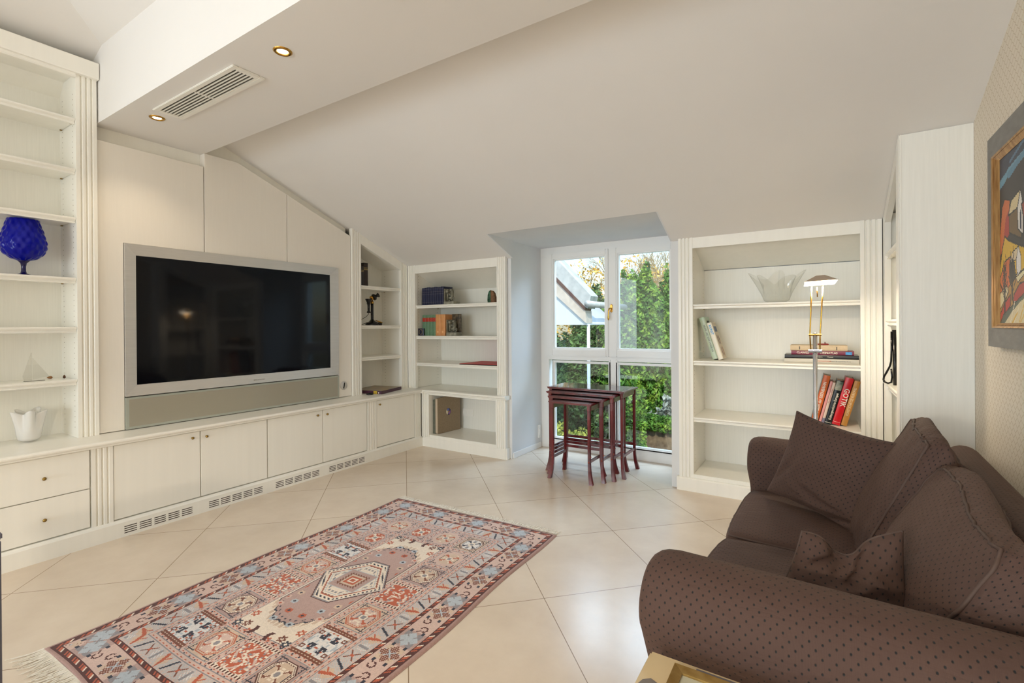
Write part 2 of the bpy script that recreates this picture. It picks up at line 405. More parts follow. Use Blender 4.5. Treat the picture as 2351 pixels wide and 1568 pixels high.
# rear wall behind the camera, its wide opening added for the fill light
mb = MB(); mb.box(XL, XR, -7.1, -7.0, 0, 0.5).box(XL, XR, -7.1, -7.0, 3.0, 4.2).box(XL, -3.55, -7.1, -7.0, 0.5, 3.0).box(0.15, XR, -7.1, -7.0, 0.5, 3.0)
structure('wall_rear', mb, plaster)
mb = MB()
for x in (-3.55, -2.65, -1.75, -0.8, 0.09): mb.box(x, x+0.06, -7.08, -7.00, 0.5, 3.0)
mb.box(-3.55, 0.15, -7.08, -7.00, 0.5, 0.56).box(-3.55, 0.15, -7.08, -7.00, 2.94, 3.0)
structure('added_rear_window', mb, winm)  # unseen window frame, added to go with the rear fill lamp
# ---- knee wall + dormer niche
NX0, NX1, NY = -2.46, -0.96, 4.44
mb = MB()
mb.box(XL, NX0-.03, 4.27, 4.6, 0, 1.80)                      # behind the left back unit
mb.box(NX1+.03, XR+0.1, 4.29, 4.6, 0, 1.80)
structure('wall_back', mb, plasterb)
mb = MB()
def side_prism(mb, x0, x1, pts): mb.prism(pts, lambda p: (x0, p[0], p[1]), lambda p: (x1, p[0], p[1])); return mb
side_prism(mb, NX0-0.06, NX0, [(3.845, 0), (4.6, 0), (4.6, 2.20), (3.845, 2.20)])
side_prism(mb, DX0-0.05, DX0, [(DY, S(DY)+0.0005), (3.850, S(3.850)+0.0005), (3.850, 2.20), (DY, 2.20)])
structure('wall_niche_left', mb, plasterb)
mb = MB(); side_prism(mb, DX1, DX1+0.06, [(DY, S(DY)+0.001), (3.83, S(3.83)+.001), (3.83, 0), (4.6, 0), (4.6, 2.2), (DY, 2.2)])
structure('wall_niche_right', mb, plasterb)
mb = MB(); mb.prism([(DY-.001, 2.057), (4.6, 2.057), (4.6, 2.3), (DY-.001, 2.3)], lambda p: (NX0-0.06, p[0], p[1]), lambda p: (DX1+0.06, p[0], p[1])); structure('ceiling_dormer', mb, plasterb)
structure('baseboard_niche', MB().box(NX0, NX0+0.010, 3.86, 4.39, 0, 0.055, .002), winm)
# ================================================================ WINDOW
win = MB()
WY = 4.385
def frame(mb, x0, x1, z0, z1, wd, y0, y1, bev=0.004):
    mb.box(x0, x0+wd, y0, y1, z0, z1, bev); mb.box(x1-wd, x1, y0, y1, z0, z1, bev)
    mb.box(x0+wd, x1-wd, y0, y1, z1-wd, z1, bev); mb.box(x0+wd, x1-wd, y0, y1, z0, z0+wd, bev)
def glazing_bead(mb, x0, x1, z0, z1, y0):
    for d, e in ((0.0, 0.0), (0.012, 0.010)):
        frame(mb, x0-0.02+d, x1+0.02-d, z0-0.02+d, z1+0.02-d, 0.012, y0+e, y0+0.05, .002)
w1 = MB()
w1.box(NX0, NX1, WY+0.03, WY+0.11, 1.962, 2.057, .003)       # head
w1.box(NX0, -2.375, WY+0.03, WY+0.11, 0.0, 1.97, .003)
w1.box(-1.085, NX1, WY+0.03, WY+0.11, 0.0, 1.97, .003)
w1.box(-2.375, -1.085, WY+0.03, WY+0.11, 0.885+0.035, 0.975, .003)
w1.box(-2.375, -1.085, WY+0.03, WY+0.11, 0.0, 0.10, .003)
w1.box(-1.700, -1.640, WY+0.02, WY+0.11, 0.10, 0.93, .003)   # lower mullion
win1 = structure('window_1', w1, winm)
def part(mb, name, m, parent, **k):
    o = mb.build(name, m, **k); o.parent = parent; return o
for (a, b, ga, gb) in ((-2.383, -1.7035, -2.288, -1.744), (-1.7005, -1.075, -1.608, -1.132)):
    mb = MB(); z_0, z_1 = 0.955, 1.985; gz0, gz1 = 1.032, 1.922
    y0, y1 = WY-0.012, WY+0.05
    mb.box(a, ga-0.015, y0, y1, z_0, z_1, .005); mb.box(gb+0.015, b, y0, y1, z_0, z_1, .005)
    mb.box(ga-0.016, gb+0.016, y0, y1, gz1+0.012, z_1, .005); mb.box(ga-0.016, gb+0.016, y0, y1, z_0, gz0-0.012, .005)
    glazing_bead(mb, ga, gb, gz0, gz1, WY-0.004)
    f = part(mb, 'window_sash', winm, win1)
    part(MB().box(ga-0.005, gb+0.005, WY+0.030, WY+0.034, gz0-0.005, gz1+0.005), 'pane', pane_m, f)
for ga, gb in ((-2.303, -1.718), (-1.622, -1.123)):
    mb = MB(); glazing_bead(mb, ga, gb, 0.118, 0.882, WY+0.018)
    frame(mb, ga-0.075 if ga < -2 else ga-0.02, gb+0.02 if ga < -2 else gb+0.05, 0.098, 0.925, 0.016, WY+0.018, WY+0.09, .002)
    f = part(mb, 'fixed_light', winm, win1)
    part(MB().box(ga-0.005, gb+0.005, WY+0.052, WY+0.056, 0.113, 0.887), 'pane', pane_m, f)
# brass handle
h = MB(); hx, hz = -1.672, 1.415
rp = [(hx+0.013*math.cos(t)*1.0, hz+0.026*(1 if math.sin(t) > 0 else -1)*(1 if abs(math.sin(t)) > .01 else 0)+0.013*math.sin(t)) for t in [2*math.pi*(k+.5)/24 for k in range(24)]]
h.prism(rp, lambda p: (p[0], WY-0.012, p[1]), lambda p: (hx+(p[0]-hx)*.85, WY-0.019, hz+(p[1]-hz)*.9))
h.tube([(hx, WY-0.018, hz), (hx, WY-0.045, hz), (hx-0.006, WY-0.052, hz-0.003), (hx-0.012, WY-0.052, hz-0.02), (hx-0.014, WY-0.052, hz-0.06), (hx-0.015, WY-0.052, hz-0.095), (hx-0.014, WY-0.052, hz-0.112)], [.006, .006, .007, .0065, .007, .0095, .005], 12)
o = part(h, 'window_handle', brass, win1, smooth=True); smooth_angle(o, 50)
# roller-shutter belt box low in the niche corner
bx = MB(); bx.box(NX0, NX0+0.013, 4.335, 4.375, 0.10, 0.235, .003); bx.box(NX0+0.011, NX0+0.017, 4.345, 4.362, 0.13, 0.19, .001)
tag(bx.build('shutter_belt_winder', winm), 'small white plastic belt winder box low on the niche wall beside the window', 'wall box')
# ================================================================ LIGHTS IN THE BEAM, VENT
em = mat('lamp_glow', (1, .9, .75, 1), 0.5, emit=(1.0, 0.80, 0.52, 1), estr=18)
SPOT_LBL = ['round brass recessed spotlight in the beam beside the television panels, nearest the left wall', 'round brass recessed spotlight in the beam just past the far end of the air vent', 'round brass recessed spotlight in the beam cut by the top edge of the photo']
for i, x in enumerate((-3.383, -2.090, -1.360)):
    t = thing('recessed_spotlight', SPOT_LBL[i], 'spotlight', (x, 1.322, ZB), group='spotlights in the ceiling beam', local=True)
    r = 0.0415
    MB().lathe([(r, 0.004), (r, -0.002), (r-0.006, -0.006), (r-0.013, -0.006), (r-0.016, -0.002), (r-0.017, 0.02)], n=36).build('trim_ring', brass, t, smooth=True)
    MB().lathe([(0.0001, -0.001), (r-0.019, -0.001), (r-0.0172, 0.003), (r-0.0172, 0.006)], n=28).build('bulb', em, t, smooth=True)
    light('spotlight_beam', 'SPOT', (x, 1.322, ZB-0.012), (0, 0, 0), 9, (1.0, 0.80, 0.56), spot_size=math.radians(115), spot_blend=0.8, shadow_soft_size=0.02).parent = None
t = thing('air_vent', 'long white louvred air vent set in the underside of the ceiling beam', 'air vent', (-2.83, 1.333, ZB))
vx0, vx1, vy0, vy1 = -3.266, -2.389, 1.252, 1.414
vm = mat('vent_white', rgb(238, 236, 228), 0.4); vd = mat('vent_inside', rgb(92, 86, 76), 0.8)
mb = MB(); z1_, z2_ = ZB, ZB-0.010
for (ax, bx_, ay, by) in ((vx0, vx1, vy0, vy0+0.028), (vx0, vx1, vy1-0.028, vy1)): mb.box(ax, bx_, ay, by, z2_, z1_, .003)
for (ax, bx_) in ((vx0, vx0+0.034), (vx1-0.034, vx1)): mb.box(ax, bx_, vy0+0.028, vy1-0.028, z2_, z1_, .003)
mb.box(-2.835, -2.825, vy0+0.028, vy1-0.028, z2_+0.001, z1_, .001)
mb.build('frame', vm, t)
MB().box(vx0+0.03, vx1-0.03, vy0+0.025, vy1-0.025, ZB-0.0016, ZB-0.0002).build('backing', vd, t)
for (a, b) in ((vx0+0.034, -2.835), (-2.825, vx1-0.034)):
    for k in range(6):
        yy = vy0+0.036+k*0.0178
        m_ = MB(); m_.prism([(yy-.001, ZB-0.0095), (yy+0.0065, ZB-0.0100), (yy+0.0045, ZB-0.0017), (yy+0.0025, ZB-0.0017)], lambda p: (a, p[0], p[1]), lambda p: (b, p[0], p[1])); m_.build('louvre', vm, t)

# ================================================================ FITTED FURNITURE HELPERS
def flute(a, b, base, depth, n=4, dirn=1):
    """plan outline (along, out) of a fluted pilaster from a to b; n raised reeds"""
    w = b-a; pts = [(a, base), (a, base+dirn*depth)]
    g = w*0.045; step = w/n
    for i in range(1, n):
        c = a+i*step
        pts += [(c-g*1.3, base+dirn*depth), (c-g*.8, base+dirn*(depth-0.008)), (c+g*.4, base+dirn*(depth-0.010)), (c+g*.9, base+dirn*(depth-0.003)), (c+g*1.5, base+dirn*depth)]
    pts += [(b, base+dirn*depth), (b, base)]
    return pts
def pil_left(a, b, zlo, zhi, x=-3.76, n=4, back=-3.80):
    """pilaster facing +x, width along y; zhi number or function of y"""
    mb = MB(); pts = flute(a, b, back, x-back, n)
    zf = zhi if callable(zhi) else (lambda y: zhi)
    mb.prism(pts, lambda p: (p[1], p[0], zlo), lambda p: (p[1], p[0], zf(p[0]))); return mb
def pil_back(a, b, zlo, zhi, y=3.80, n=4, back=3.835, ybs=0):
    mb = MB(); pts = flute(a, b, back, back-y, n, -1)
    zf = zhi if callable(zhi) else (lambda yy: zhi)
    mb.prism(pts, lambda p: (p[0], p[1], zlo), lambda p: (p[0], p[1], zf(p[1]))); return mb
NOSE = [(0, 0), (0.0, 0.004), (-0.006, 0.008), (-0.006, 0.014), (0.004, 0.020), (0.008, 0.024), (0.008, 0.031), (0.002, 0.034), (-0.02, 0.034), (-0.02, 0)]
def shelf_left(y0, y1, ztop, xfront, xback):
    mb = MB(); h = 0.034
    pr = [(xfront-0.008+d, ztop-h+z) for d, z in NOSE[:-2]] + [(xback, ztop), (xback, ztop-0.022), (xfront-0.03, ztop-0.022), (xfront-0.03, ztop-h)]
    mb.prism(pr, lambda p: (p[0], y0, p[1]), lambda p: (p[0], y1, p[1])); return mb
def shelf_back(x0, x1, ztop, yfront, yback):
    mb = MB(); h = 0.034
    pr = [(yfront+0.008-d, ztop-h+z) for d, z in NOSE[:-2]] + [(yback, ztop), (yback, ztop-0.022), (yfront+0.03, ztop-0.022), (yfront+0.03, ztop-h)]
    mb.prism(pr, lambda p: (x0, p[0], p[1]), lambda p: (x1, p[0], p[1])); return mb
class PinSet:
    def __init__(s, l): s.l = l
    def build(s, nm, m, par):
        for b in s.l: b.build(nm, m).parent = par
def pins(_, pts, ax, s=1):
    out = []
    for p in pts:
        mb = MB(); out.append(mb)
        if ax == 'y': mb.box(p[0]-.005, p[0]+.005, p[1], p[1]-s*.011, p[2]-.008, p[2]-.003, .001)
        else: mb.box(p[0], p[0]+s*.011, p[1]-.005, p[1]+.005, p[2]-.008, p[2]-.003, .001)
    return PinSet(out)
def holes_on(mb, ax, c, cols, z0, z1, s, mi=1):
    z = z0
    while z < z1:
        for q in cols:
            r = .0026
            if ax == 'y': mb.quad((q-r, c+s*.0004, z-r), (q+r, c+s*.0004, z-r), (q+r, c+s*.0004, z+r), (q-r, c+s*.0004, z+r), mi=mi)
            else: mb.quad((c+s*.0004, q-r, z-r), (c+s*.0004, q+r, z-r), (c+s*.0004, q+r, z+r), (c+s*.0004, q-r, z+r), mi=mi)
        z += 0.032
    return mb

ZC = 0.598
# ---------------------------------------------------------------- left bookcase (tall, cut by the left edge)
t = thing('tall_bookcase', 'tall cream fitted bookcase left of the television, cut by the left edge', 'bookcase', (-3.9, 0.55, ZC))
xb, xf = -4.04, -3.765; ya, yb = -0.15, 1.046
MB().box(xb-0.02, xb, ya, yb+0.09, ZC, 2.80).build('back_panel', lacg, t)
mb = MB(); mb.prism([(xb, ZC), (-3.80, ZC), (-3.80, 2.80), (xb+.08, 2.80), (xb, 2.72)], lambda p: (p[0], yb, p[1]), lambda p: (p[0], yb+0.02, p[1]))
holes_on(mb, 'y', yb, (xb+0.05, xf-0.05), ZC+.06, 2.68, -1)
mb.build('side_panel', [lac, holem], t)
MB().box(xb, xf, ya-0.02, ya, ZC, 2.80).build('side_panel', lac, t)
mb = MB(); mb.prism([(xf, 2.785), (-3.96, 2.785), (xb, 2.705), (xb-.02, 2.82), (xf, 2.82)], lambda p: (p[0], ya, p[1]), lambda p: (p[0], yb, p[1])); mb.build('top_board', lac, t)
pil_left(yb, 1.146, ZC, 2.79).build('pilaster', lac, t)
pil_left(ya-0.1, ya, ZC, 2.79).build('pilaster', lac, t)
mb = MB(); mb.prism([(-3.80, 2.782), (-3.732, 2.782), (-3.730, 2.790), (-3.730, 2.878), (-3.735, 2.883), (-3.80, 2.883)], lambda p: (p[0], ya-.1, p[1]), lambda p: (p[0], 1.150, p[1]))
mb.prism([(-3.78, 2.762), (-3.757, 2.762), (-3.750, 2.768), (-3.748, 2.783), (-3.78, 2.783)], lambda p: (p[0], ya, p[1]), lambda p: (p[0], yb-.001, p[1])); mb.build('cornice', lac, t)
for z in (2.519, 2.216, 1.923, 1.561, 1.265, 0.951):
    s_ = shelf_left(ya+.001, yb-.002, z, xf, xb).build('shelf', lac, t)
    pins(MB(), [(xf-0.05, yb-.003, z-0.02), (xb+0.05, yb-.003, z-0.02)], 'y').build('shelf_pin', brassd, s_)
# ---------------------------------------------------------------- wall panels
def panel(pts, lbl):
    mb = MB(); mb.prism(pts, lambda p: (XW+0.001, p[0], p[1]), lambda p: (-3.779, p[0], p[1]))
    o = mb.build('wall_panel', panm); bm = bmesh.new(); bm.from_mesh(o.data)
    bmesh.ops.bevel(bm, geom=[e for e in bm.edges if all(abs(v.co.x+3.779) < 1e-4 for v in e.verts)], offset=0.0015, segments=1, affect='EDGES'); bm.to_mesh(o.data); bm.free()
    return tag(o, lbl, 'wall panel', 'cream wall panels around the television')
YT0, YT1, ZT0, ZT1 = 1.284, 2.915, 0.598, 1.804
g = 0.002; ZS = lambda y: 2.399-(y-2.346)*0.384
panel([(1.149, ZC+.004), (YT0-g, ZC+.004), (YT0-g, ZT1+g), (1.766, ZT1+g), (1.766, 2.428), (1.149, 2.428)], 'cream panel left of the television with a level top under the ceiling beam')
panel([(1.772, ZT1+g), (2.416, ZT1+g), (2.416, ZS(2.416)), (ZS and 1.99, ZS(1.99)), (1.99, 2.526), (1.772, 2.526)] if False else [(1.772, ZT1+g), (2.416, ZT1+g), (2.416, ZS(2.416)), (2.014, 2.526), (1.772, 2.526)], 'middle cream panel above the television, its top running up under the beam')
panel([(2.420, ZT1+g), (YT1+g, ZT1+g), (YT1+g, ZC+.004), (3.066, ZC+.004), (3.066, ZS(3.066)), (2.420, ZS(2.420))], 'right cream panel beside the television with a sloping top and metal sensor disc')
d = MB(); d.lathe([(0.0001, 0.006), (0.036, 0.006), (0.040, 0.003), (0.040, 0)], n=40, M=Matrix.Rotation(math.radians(90), 4, 'Y'), c=(-3.779, 2.977, 0.707))
ds = thing('sensor_disc', 'round brushed metal disc with a black slanted slot right of the speaker', 'wall control', (-3.779, 2.977, 0.707))
d.build('disc', steel, ds, smooth=True)
mb = MB(); mb.prism([(-0.010, -0.026), (0.002, -0.028), (0.012, 0.026), (0.001, 0.028)], lambda p: (-3.7730, 2.977+p[0], .707+p[1]), lambda p: (-3.7720, 2.977+p[0], .707+p[1])); mb.build('slot', black, ds)
# ---------------------------------------------------------------- television and speaker
t = thing('television', 'large flat television with wide silver frame and dark screen on the panelled wall', 'television', (-3.78, 2.10, 0.82))
iy0, iy1, iz0, iz1 = 1.346, 2.829, 0.886, 1.731; oy0, oy1, oz0, oz1 = YT0, YT1, 0.815, ZT1
mb = MB(); xo, xi = -3.762, -3.770
O = [(oy0, oz0), (oy1, oz0), (oy1, oz1), (oy0, oz1)]; I = [(iy0, iz0), (iy1, iz0), (iy1, iz1), (iy0, iz1)]
for k in range(4):
    a, b, c, e = O[k], O[(k+1) % 4], I[(k+1) % 4], I[k]
    mb.quad((xo, *a), (xo, *b), (xi, *c), (xi, *e)); mb.quad((xo, *a), (xo, *b), (-3.80, *b), (-3.80, *a)); mb.quad((xi, *e), (xi, *c), (-3.78, *c), (-3.78, *e))
mb.build('frame', steel, t, fix=False)
MB().box(-3.80, -3.772, iy0+.001, iy1-.001, iz0+.001, iz1-.001).build('screen', screen, t)
lettering('BANG & OLUFSEN', 0.011, mat('grey_print', rgb(120, 114, 106), .6), None, basis((0, 1, 0), (0, 0, 1), (-3.7625, 2.16, 0.842)), align='CENTER')
o = bpy.data.objects[-1] if False else [q for q in bpy.data.objects if q.name.startswith('lettering')][-1]
attach(o, t)
t = thing('soundbar_speaker', 'long grey glass speaker panel directly below the television', 'speaker', (-3.78, 2.10, 0.70))
mb = MB(); mb.box(-3.80, -3.766, YT0, YT1+.004, ZC+0.004, 0.808, .002); mb.build('glass_front', spkf, t)
MB().box(-3.7662, -3.7655, YT0+.018, YT1-.014, ZC+0.020, 0.795).build('cloth_panel', spk, t)
# ---------------------------------------------------------------- corner bookcase on the left wall
t = thing('corner_bookcase', 'narrow cream bookcase with sloping top between television panel and corner', 'bookcase', (-3.9, 3.45, ZC))
xb, xf = -4.095, -3.765; ya, yb = 3.176, 3.707
MB().prism([(ya-.09, ZC), (3.80, ZC), (3.80, S(3.80)-.02), (ya-.09, S(ya-.09)-.02)], lambda p: (xb-.003, p[0], p[1]), lambda p: (xb, p[0], p[1])).build('back_panel', lacg, t)
for y, s, nm in ((ya, 1, 0), (yb+.035, -1, 1)):
    mb = MB(); y2 = y-s*.018; mb.prism([(xb, ZC), (-3.80, ZC), (-3.80, S(y)-.02), (xb, S(y)-.02)], lambda p: (p[0], y, p[1]), lambda p: (p[0], y2, p[1]))
    holes_on(mb, 'y', y, (xb+0.05, xf-0.06), ZC+.06, S(y)-.1, s); mb.build('side_panel', [lac, holem], t)
pil_left(3.071, ya, ZC, lambda y: S(y)-.001).build('pilaster', lac, t)
pil_left(yb, 3.800, ZC, lambda y: S(y)-.001).build('pilaster', lac, t)
hb = lambda y: 2.062-(y-3.178)*0.390
mb = MB(); mb.prism([(ya+.001, hb(ya)), (yb-.001, hb(yb)), (yb-.001, S(yb)-.001), (ya+.001, S(ya)-.001)], lambda p: (-3.80, p[0], p[1]), lambda p: (-3.763, p[0], p[1])); mb.build('header', lac, t)
mb = MB(); mb.prism([(ya, hb(ya)+.03), (yb+.035, hb(yb+.035)+.03), (yb+.035, S(yb+.035)-.02), (ya, S(ya)-.02)], lambda p: (xb, p[0], p[1]), lambda p: (-3.80, p[0], p[1])); mb.build('top_board', lac, t)
for z in (1.662, 1.271, 0.957):
    s_ = shelf_left(ya+.001, yb+.033, z, -3.768, xb).build('shelf', lac, t)
    pins(MB(), [(xf-0.06, yb+.033, z-0.02), (xb+0.05, yb+.033, z-0.02)], 'y').build('shelf_pin', brassd, s_)
# ---------------------------------------------------------------- corner bookcase on the back wall
t = thing('back_bookcase', 'cream fitted bookcase between the room corner and the window niche', 'bookcase', (-3.1, 4.0, 0))
yf, yk = 3.806, 4.243; xa, xc = -3.650, -2.596
MB().box(-3.70, -2.50, yk, yk+.02, 0.11, S(yk+.02)-.02).build('back_panel', lacg, t)
for x, s in ((xa-.02, 1), (xc+.02, -1)):
    mb = MB(); x2 = x-s*.018
    mb.prism([(yf+.02, 0.60), (yk, 0.60), (yk, S(yk)-.02), (yf+.02, S(yf+.02)-.02)], lambda p: (x, p[0], p[1]), lambda p: (x2, p[0], p[1]))
    holes_on(mb, 'x', x, (yf+.07, yk-.06), ZC+.08, 1.82, s); mb.build('side_panel', [lac, holem], t)
pil_back(-3.756, xa, ZC, lambda y: S(y)-.001).build('pilaster', lac, t)
pil_back(xc, -2.497, ZC, lambda y: S(y)-.001, n=5).build('pilaster', lac, t)
mb = MB(); mb.prism([(3.804, 1.821), (3.83, 1.821), (3.83, S(3.83)-.001), (3.804, S(3.804)-.001)], lambda p: (xa, p[0], p[1]), lambda p: (xc, p[0], p[1])); mb.build('header', lac, t)
mb = MB(); mb.prism([(3.83, 1.838), (yk, 1.664), (yk, 1.70), (3.83, 1.87)], lambda p: (xa-.02, p[0], p[1]), lambda p: (xc+.02, p[0], p[1])); mb.build('top_board', lac, t)
for z in (1.483, 1.158, 0.872):
    s_ = shelf_back(xa-.018, xc+.018, z, 3.812, yk).build('shelf', lac, t)
    pins(MB(), [(xa-.018, yf+.07, z-0.02), (xa-.018, yk-.06, z-0.02)], 'x').build('shelf_pin', brassd, s_)
# worktop over the low niche + nose moulding
NZ = [(0.0, 0.0), (0.006, 0.004), (0.006, 0.010), (0.018, 0.016), (0.026, 0.020), (0.028, 0.027), (0.026, 0.034), (0.018, 0.038)]
def nose_back(mb, x0, x1, yf_, ztop):
    mb.prism([(yf_+0.028-d, ztop-0.038+z) for d, z in NZ] + [(yf_+.10, ztop), (yf_+.10, ztop-.038)], lambda p: (x0, p[0], p[1]), lambda p: (x1, p[0], p[1]))
def nose_left(mb, y0, y1, xf_, ztop):
    mb.prism([(xf_-0.028+d, ztop-0.038+z) for d, z in NZ] + [(xf_-.10, ztop), (xf_-.10, ztop-.038)], lambda p: (p[0], y0, p[1]), lambda p: (p[0], y1, p[1]))
mb = MB(); nose_back(mb, -3.50, -2.475, 3.744, ZC); mb.box(-3.68, -2.497, 3.836, yk, ZC-.038, ZC); mb.build('counter', lac, t)
pil_back(-3.540, -3.445, 0.10, .561, y=3.776, n=4, back=3.83).build('pilaster', lac, t)
pil_back(-2.600, -2.490, 0.10, .561, y=3.776, n=5, back=3.83).build('pilaster', lac, t)
MB().box(-2.505, -2.49, 3.83, 4.25, 0.10, .56).build('side_panel', lac, t)
MB().box(-3.465, -3.447, 3.83, yk, 0.10, .56).build('side_panel', lac, t)
mb = MB(); mb.box(-3.447, -2.60, 3.782, yk, 0.095, 0.128, .003).box(-3.447, -2.60, 3.782, 3.80, 0.545, .561); mb.build('bottom_board', lac, t)
mb = MB(); mb.prism([(3.783, 0), (3.783, 0.088), (3.79, 0.10), (3.83, 0.10), (3.83, 0)], lambda p: (-3.541, p[0], p[1]), lambda p: (-2.497, p[0], p[1])); mb.box(-2.497, -2.478, 3.783, 3.90, 0, 0.105, .003); mb.build('plinth', lac, t)
# ---------------------------------------------------------------- right back bookcase
t = thing('wide_bookcase', 'wide cream fitted bookcase right of the window behind the sofa arm', 'bookcase', (-0.3, 4.0, 0))
yk = 4.262; xa, xc = -0.812, 0.214
MB().box(-0.92, 0.32, yk, yk+.02, 0.09, S(yk+.02)-.02).build('back_panel', lacg, t)
for x, s in ((xa-.004, 1), (xc+.025, -1)):
    mb = MB(); x2 = x-s*.018
    mb.prism([(yf+.02, 0.09), (yk, 0.09), (yk, S(yk)-.02), (yf+.02, S(yf+.02)-.02)], lambda p: (x, p[0], p[1]), lambda p: (x2, p[0], p[1]))
    holes_on(mb, 'x', x, (yf+.06, yk-.05), .2, 1.80, s); mb.build('side_panel', [lac, holem], t)
pil_back(-0.916, xa, 0.10, lambda y: S(y)-.001, n=4).build('pilaster', lac, t)
pil_back(xc, 0.326, 0.10, lambda y: S(y)-.001, n=4).build('pilaster', lac, t)
mb = MB(); mb.prism([(3.804, 1.829), (3.83, 1.829), (3.83, S(3.83)-.001), (3.804, S(3.804)-.001)], lambda p: (xa, p[0], p[1]), lambda p: (xc, p[0], p[1])); mb.build('header', lac, t)
mb = MB(); mb.prism([(3.83, 1.876), (yk, 1.706), (yk, 1.74), (3.83, 1.885)], lambda p: (xa-.004, p[0], p[1]), lambda p: (xc+.025, p[0], p[1])); mb.build('top_board', lac, t)
for z in (1.407, 0.983, 0.556):
    s_ = shelf_back(xa-.003, xc+.003, z, 3.812, yk).build('shelf', lac, t)
    pins(MB(), [(xa-.004, yf+.06, z-0.02), (xa-.004, yk-.05, z-0.02)], 'x').build('shelf_pin', brassd, s_)
    pins(MB(), [(xc+.004, yf+.06, z-0.02), ], 'x', -1).build('shelf_pin', brassd, s_)
mb = MB(); mb.box(xa-.003, xc+.02, 3.800, yk, 0.10, 0.128, .003); mb.build('bottom_board', lac, t)
mb = MB(); mb.prism([(3.783, 0), (3.783, 0.090), (3.79, 0.10), (3.85, 0.10), (3.85, 0)], lambda p: (-0.932, p[0], p[1]), lambda p: (0.33, p[0], p[1])); mb.box(-0.932, -0.91, 3.784, 3.95, 0, 0.099, .003); mb.build('plinth', lac, t)
# ---------------------------------------------------------------- bookcase on the right wall, seen edge-on
t = thing('side_bookcase', 'tall cream bookcase on the right wall seen edge-on behind the sofa', 'bookcase', (0.45, 3.45, 0))
xf = 0.330
mb = MB(); mb.box(xf+.012, XR-.001, 3.083, 3.103, 0, S(3.083)-.003); o = mb.build('end_panel', lacg, t)
mb = MB(); pts = [(xf+.012, 3.103), (xf+.012, 3.08), (xf+.009, 3.080), (xf+.007, 3.084), (xf+.004, 3.084), (xf+.002, 3.080), (xf, 3.081), (xf, 3.10), (xf+.003, 3.104), (xf, 3.108), (xf, 3.118), (xf+.003, 3.122), (xf, 3.126), (xf, 3.136), (xf+.003, 3.14), (xf, 3.144), (xf, 3.18), (xf+.03, 3.18), (xf+.03, 3.103)]
mb.prism(pts, lambda p: (p[0], p[1], 0), lambda p: (p[0], p[1], S(p[1])-.003)); mb.build('pilaster', lac, t)
mb = MB(); pts = [(xf+.03, 3.70), (xf, 3.70), (xf, 3.72), (xf+.003, 3.724), (xf, 3.728), (xf, 3.75), (xf+.003, 3.754), (xf, 3.758), (xf, 3.799), (xf+.03, 3.799)]
mb.prism(pts, lambda p: (p[0], p[1], 0), lambda p: (p[0], p[1], S(p[1])-.003)); mb.build('pilaster', lac, t)
MB().box(XR-.012, XR-.001, 3.105, 3.82, 0, 1.9).build('back_panel', lacg, t)
MB().box(xf+.03, XR-.012, 3.725, 3.745, 0, S(3.745)-.01).build('side_panel', lac, t)
hb2 = lambda y: S(y)-.085
mb = MB(); mb.prism([(3.18, hb2(3.18)), (3.70, hb2(3.70)), (3.70, S(3.70)-.003), (3.18, S(3.18)-.003)], lambda p: (xf, p[0], p[1]), lambda p: (xf+.03, p[0], p[1])); mb.build('header', lac, t)
for z in (1.676, 1.275, 0.890, 0.50):
    mb = MB(); pr = [(xf+.010-d, z-.034+zz) for d, zz in NOSE[:-2]] + [(XR-.012, z), (XR-.012, z-.022), (xf+.03, z-.022), (xf+.03, z-.034)]
    mb.prism(pr, lambda p: (p[0], 3.105, p[1]), lambda p: (p[0], 3.722, p[1])); mb.build('shelf', lac, t)
# ---------------------------------------------------------------- low cabinets on the left wall
wt = MB(); nose_left(wt, -0.25, 3.745, -3.504, ZC); wt.box(XL+.0, -3.60, -0.25, 3.84, ZC-.038, ZC-.0003); wt.box(-3.62, -3.50, 3.744, 3.835, ZC-.038, ZC-.0003)
tag(wt.build('worktop', lac), 'long cream worktop with moulded edge on the low cabinets under the television', 'worktop')
pl = thing('plinth', 'long cream plinth with slotted vents along the foot of the left cabinets', 'plinth', (-3.56, 1.8, 0))
mb = MB(); mb.prism([(-3.60, 0), (-3.541, 0), (-3.541, 0.088), (-3.550, 0.096), (-3.556, 0.103), (-3.60, 0.103)], lambda p: (p[0], -0.25, p[1]), lambda p: (p[0], 3.783, p[1])); mb.build('plinth_board', lac, pl)
slotm = mat('vent_slot_dark', rgb(62, 52, 42), .8)
for a, b in ((1.194, 1.570), (1.673, 2.051), (2.154, 2.538), (2.636, 3.015)):
    mb = MB(); gw = (b-a-4*0.013)/5
    for k in range(5):
        y = a+k*(gw+.013)
        for r_ in range(4):
            z = 0.0225+r_*0.0126; hh = .0026
            pts = [(y+hh+hh*math.cos(q), z+hh*math.sin(q)) for q in [math.pi/2+j*math.pi/6 for j in range(7)]] + [(y+gw-hh+hh*math.cos(q), z+hh*math.sin(q)) for q in [-math.pi/2+j*math.pi/6 for j in range(7)]]
            mb.prism(pts, lambda p: (-3.545, p[0], p[1]), lambda p: (-3.5406, p[0], p[1]))
    mb.build('vent_grille', slotm, pl)
def knob_left(parent, y, z, stem=.016):
    k = MB(); k.lathe([(0.0001, 0), (.0035, 0), (.0035, stem-.006), (.0075, stem-.004), (.0095, stem+.001), (.0075, stem+.006), (.0001, stem+.008)], n=16, M=Matrix.Rotation(math.radians(90), 4, 'Y'), c=(-3.561, y, z))
    o = k.build('knob', brassd, smooth=True); o.parent = parent; return o
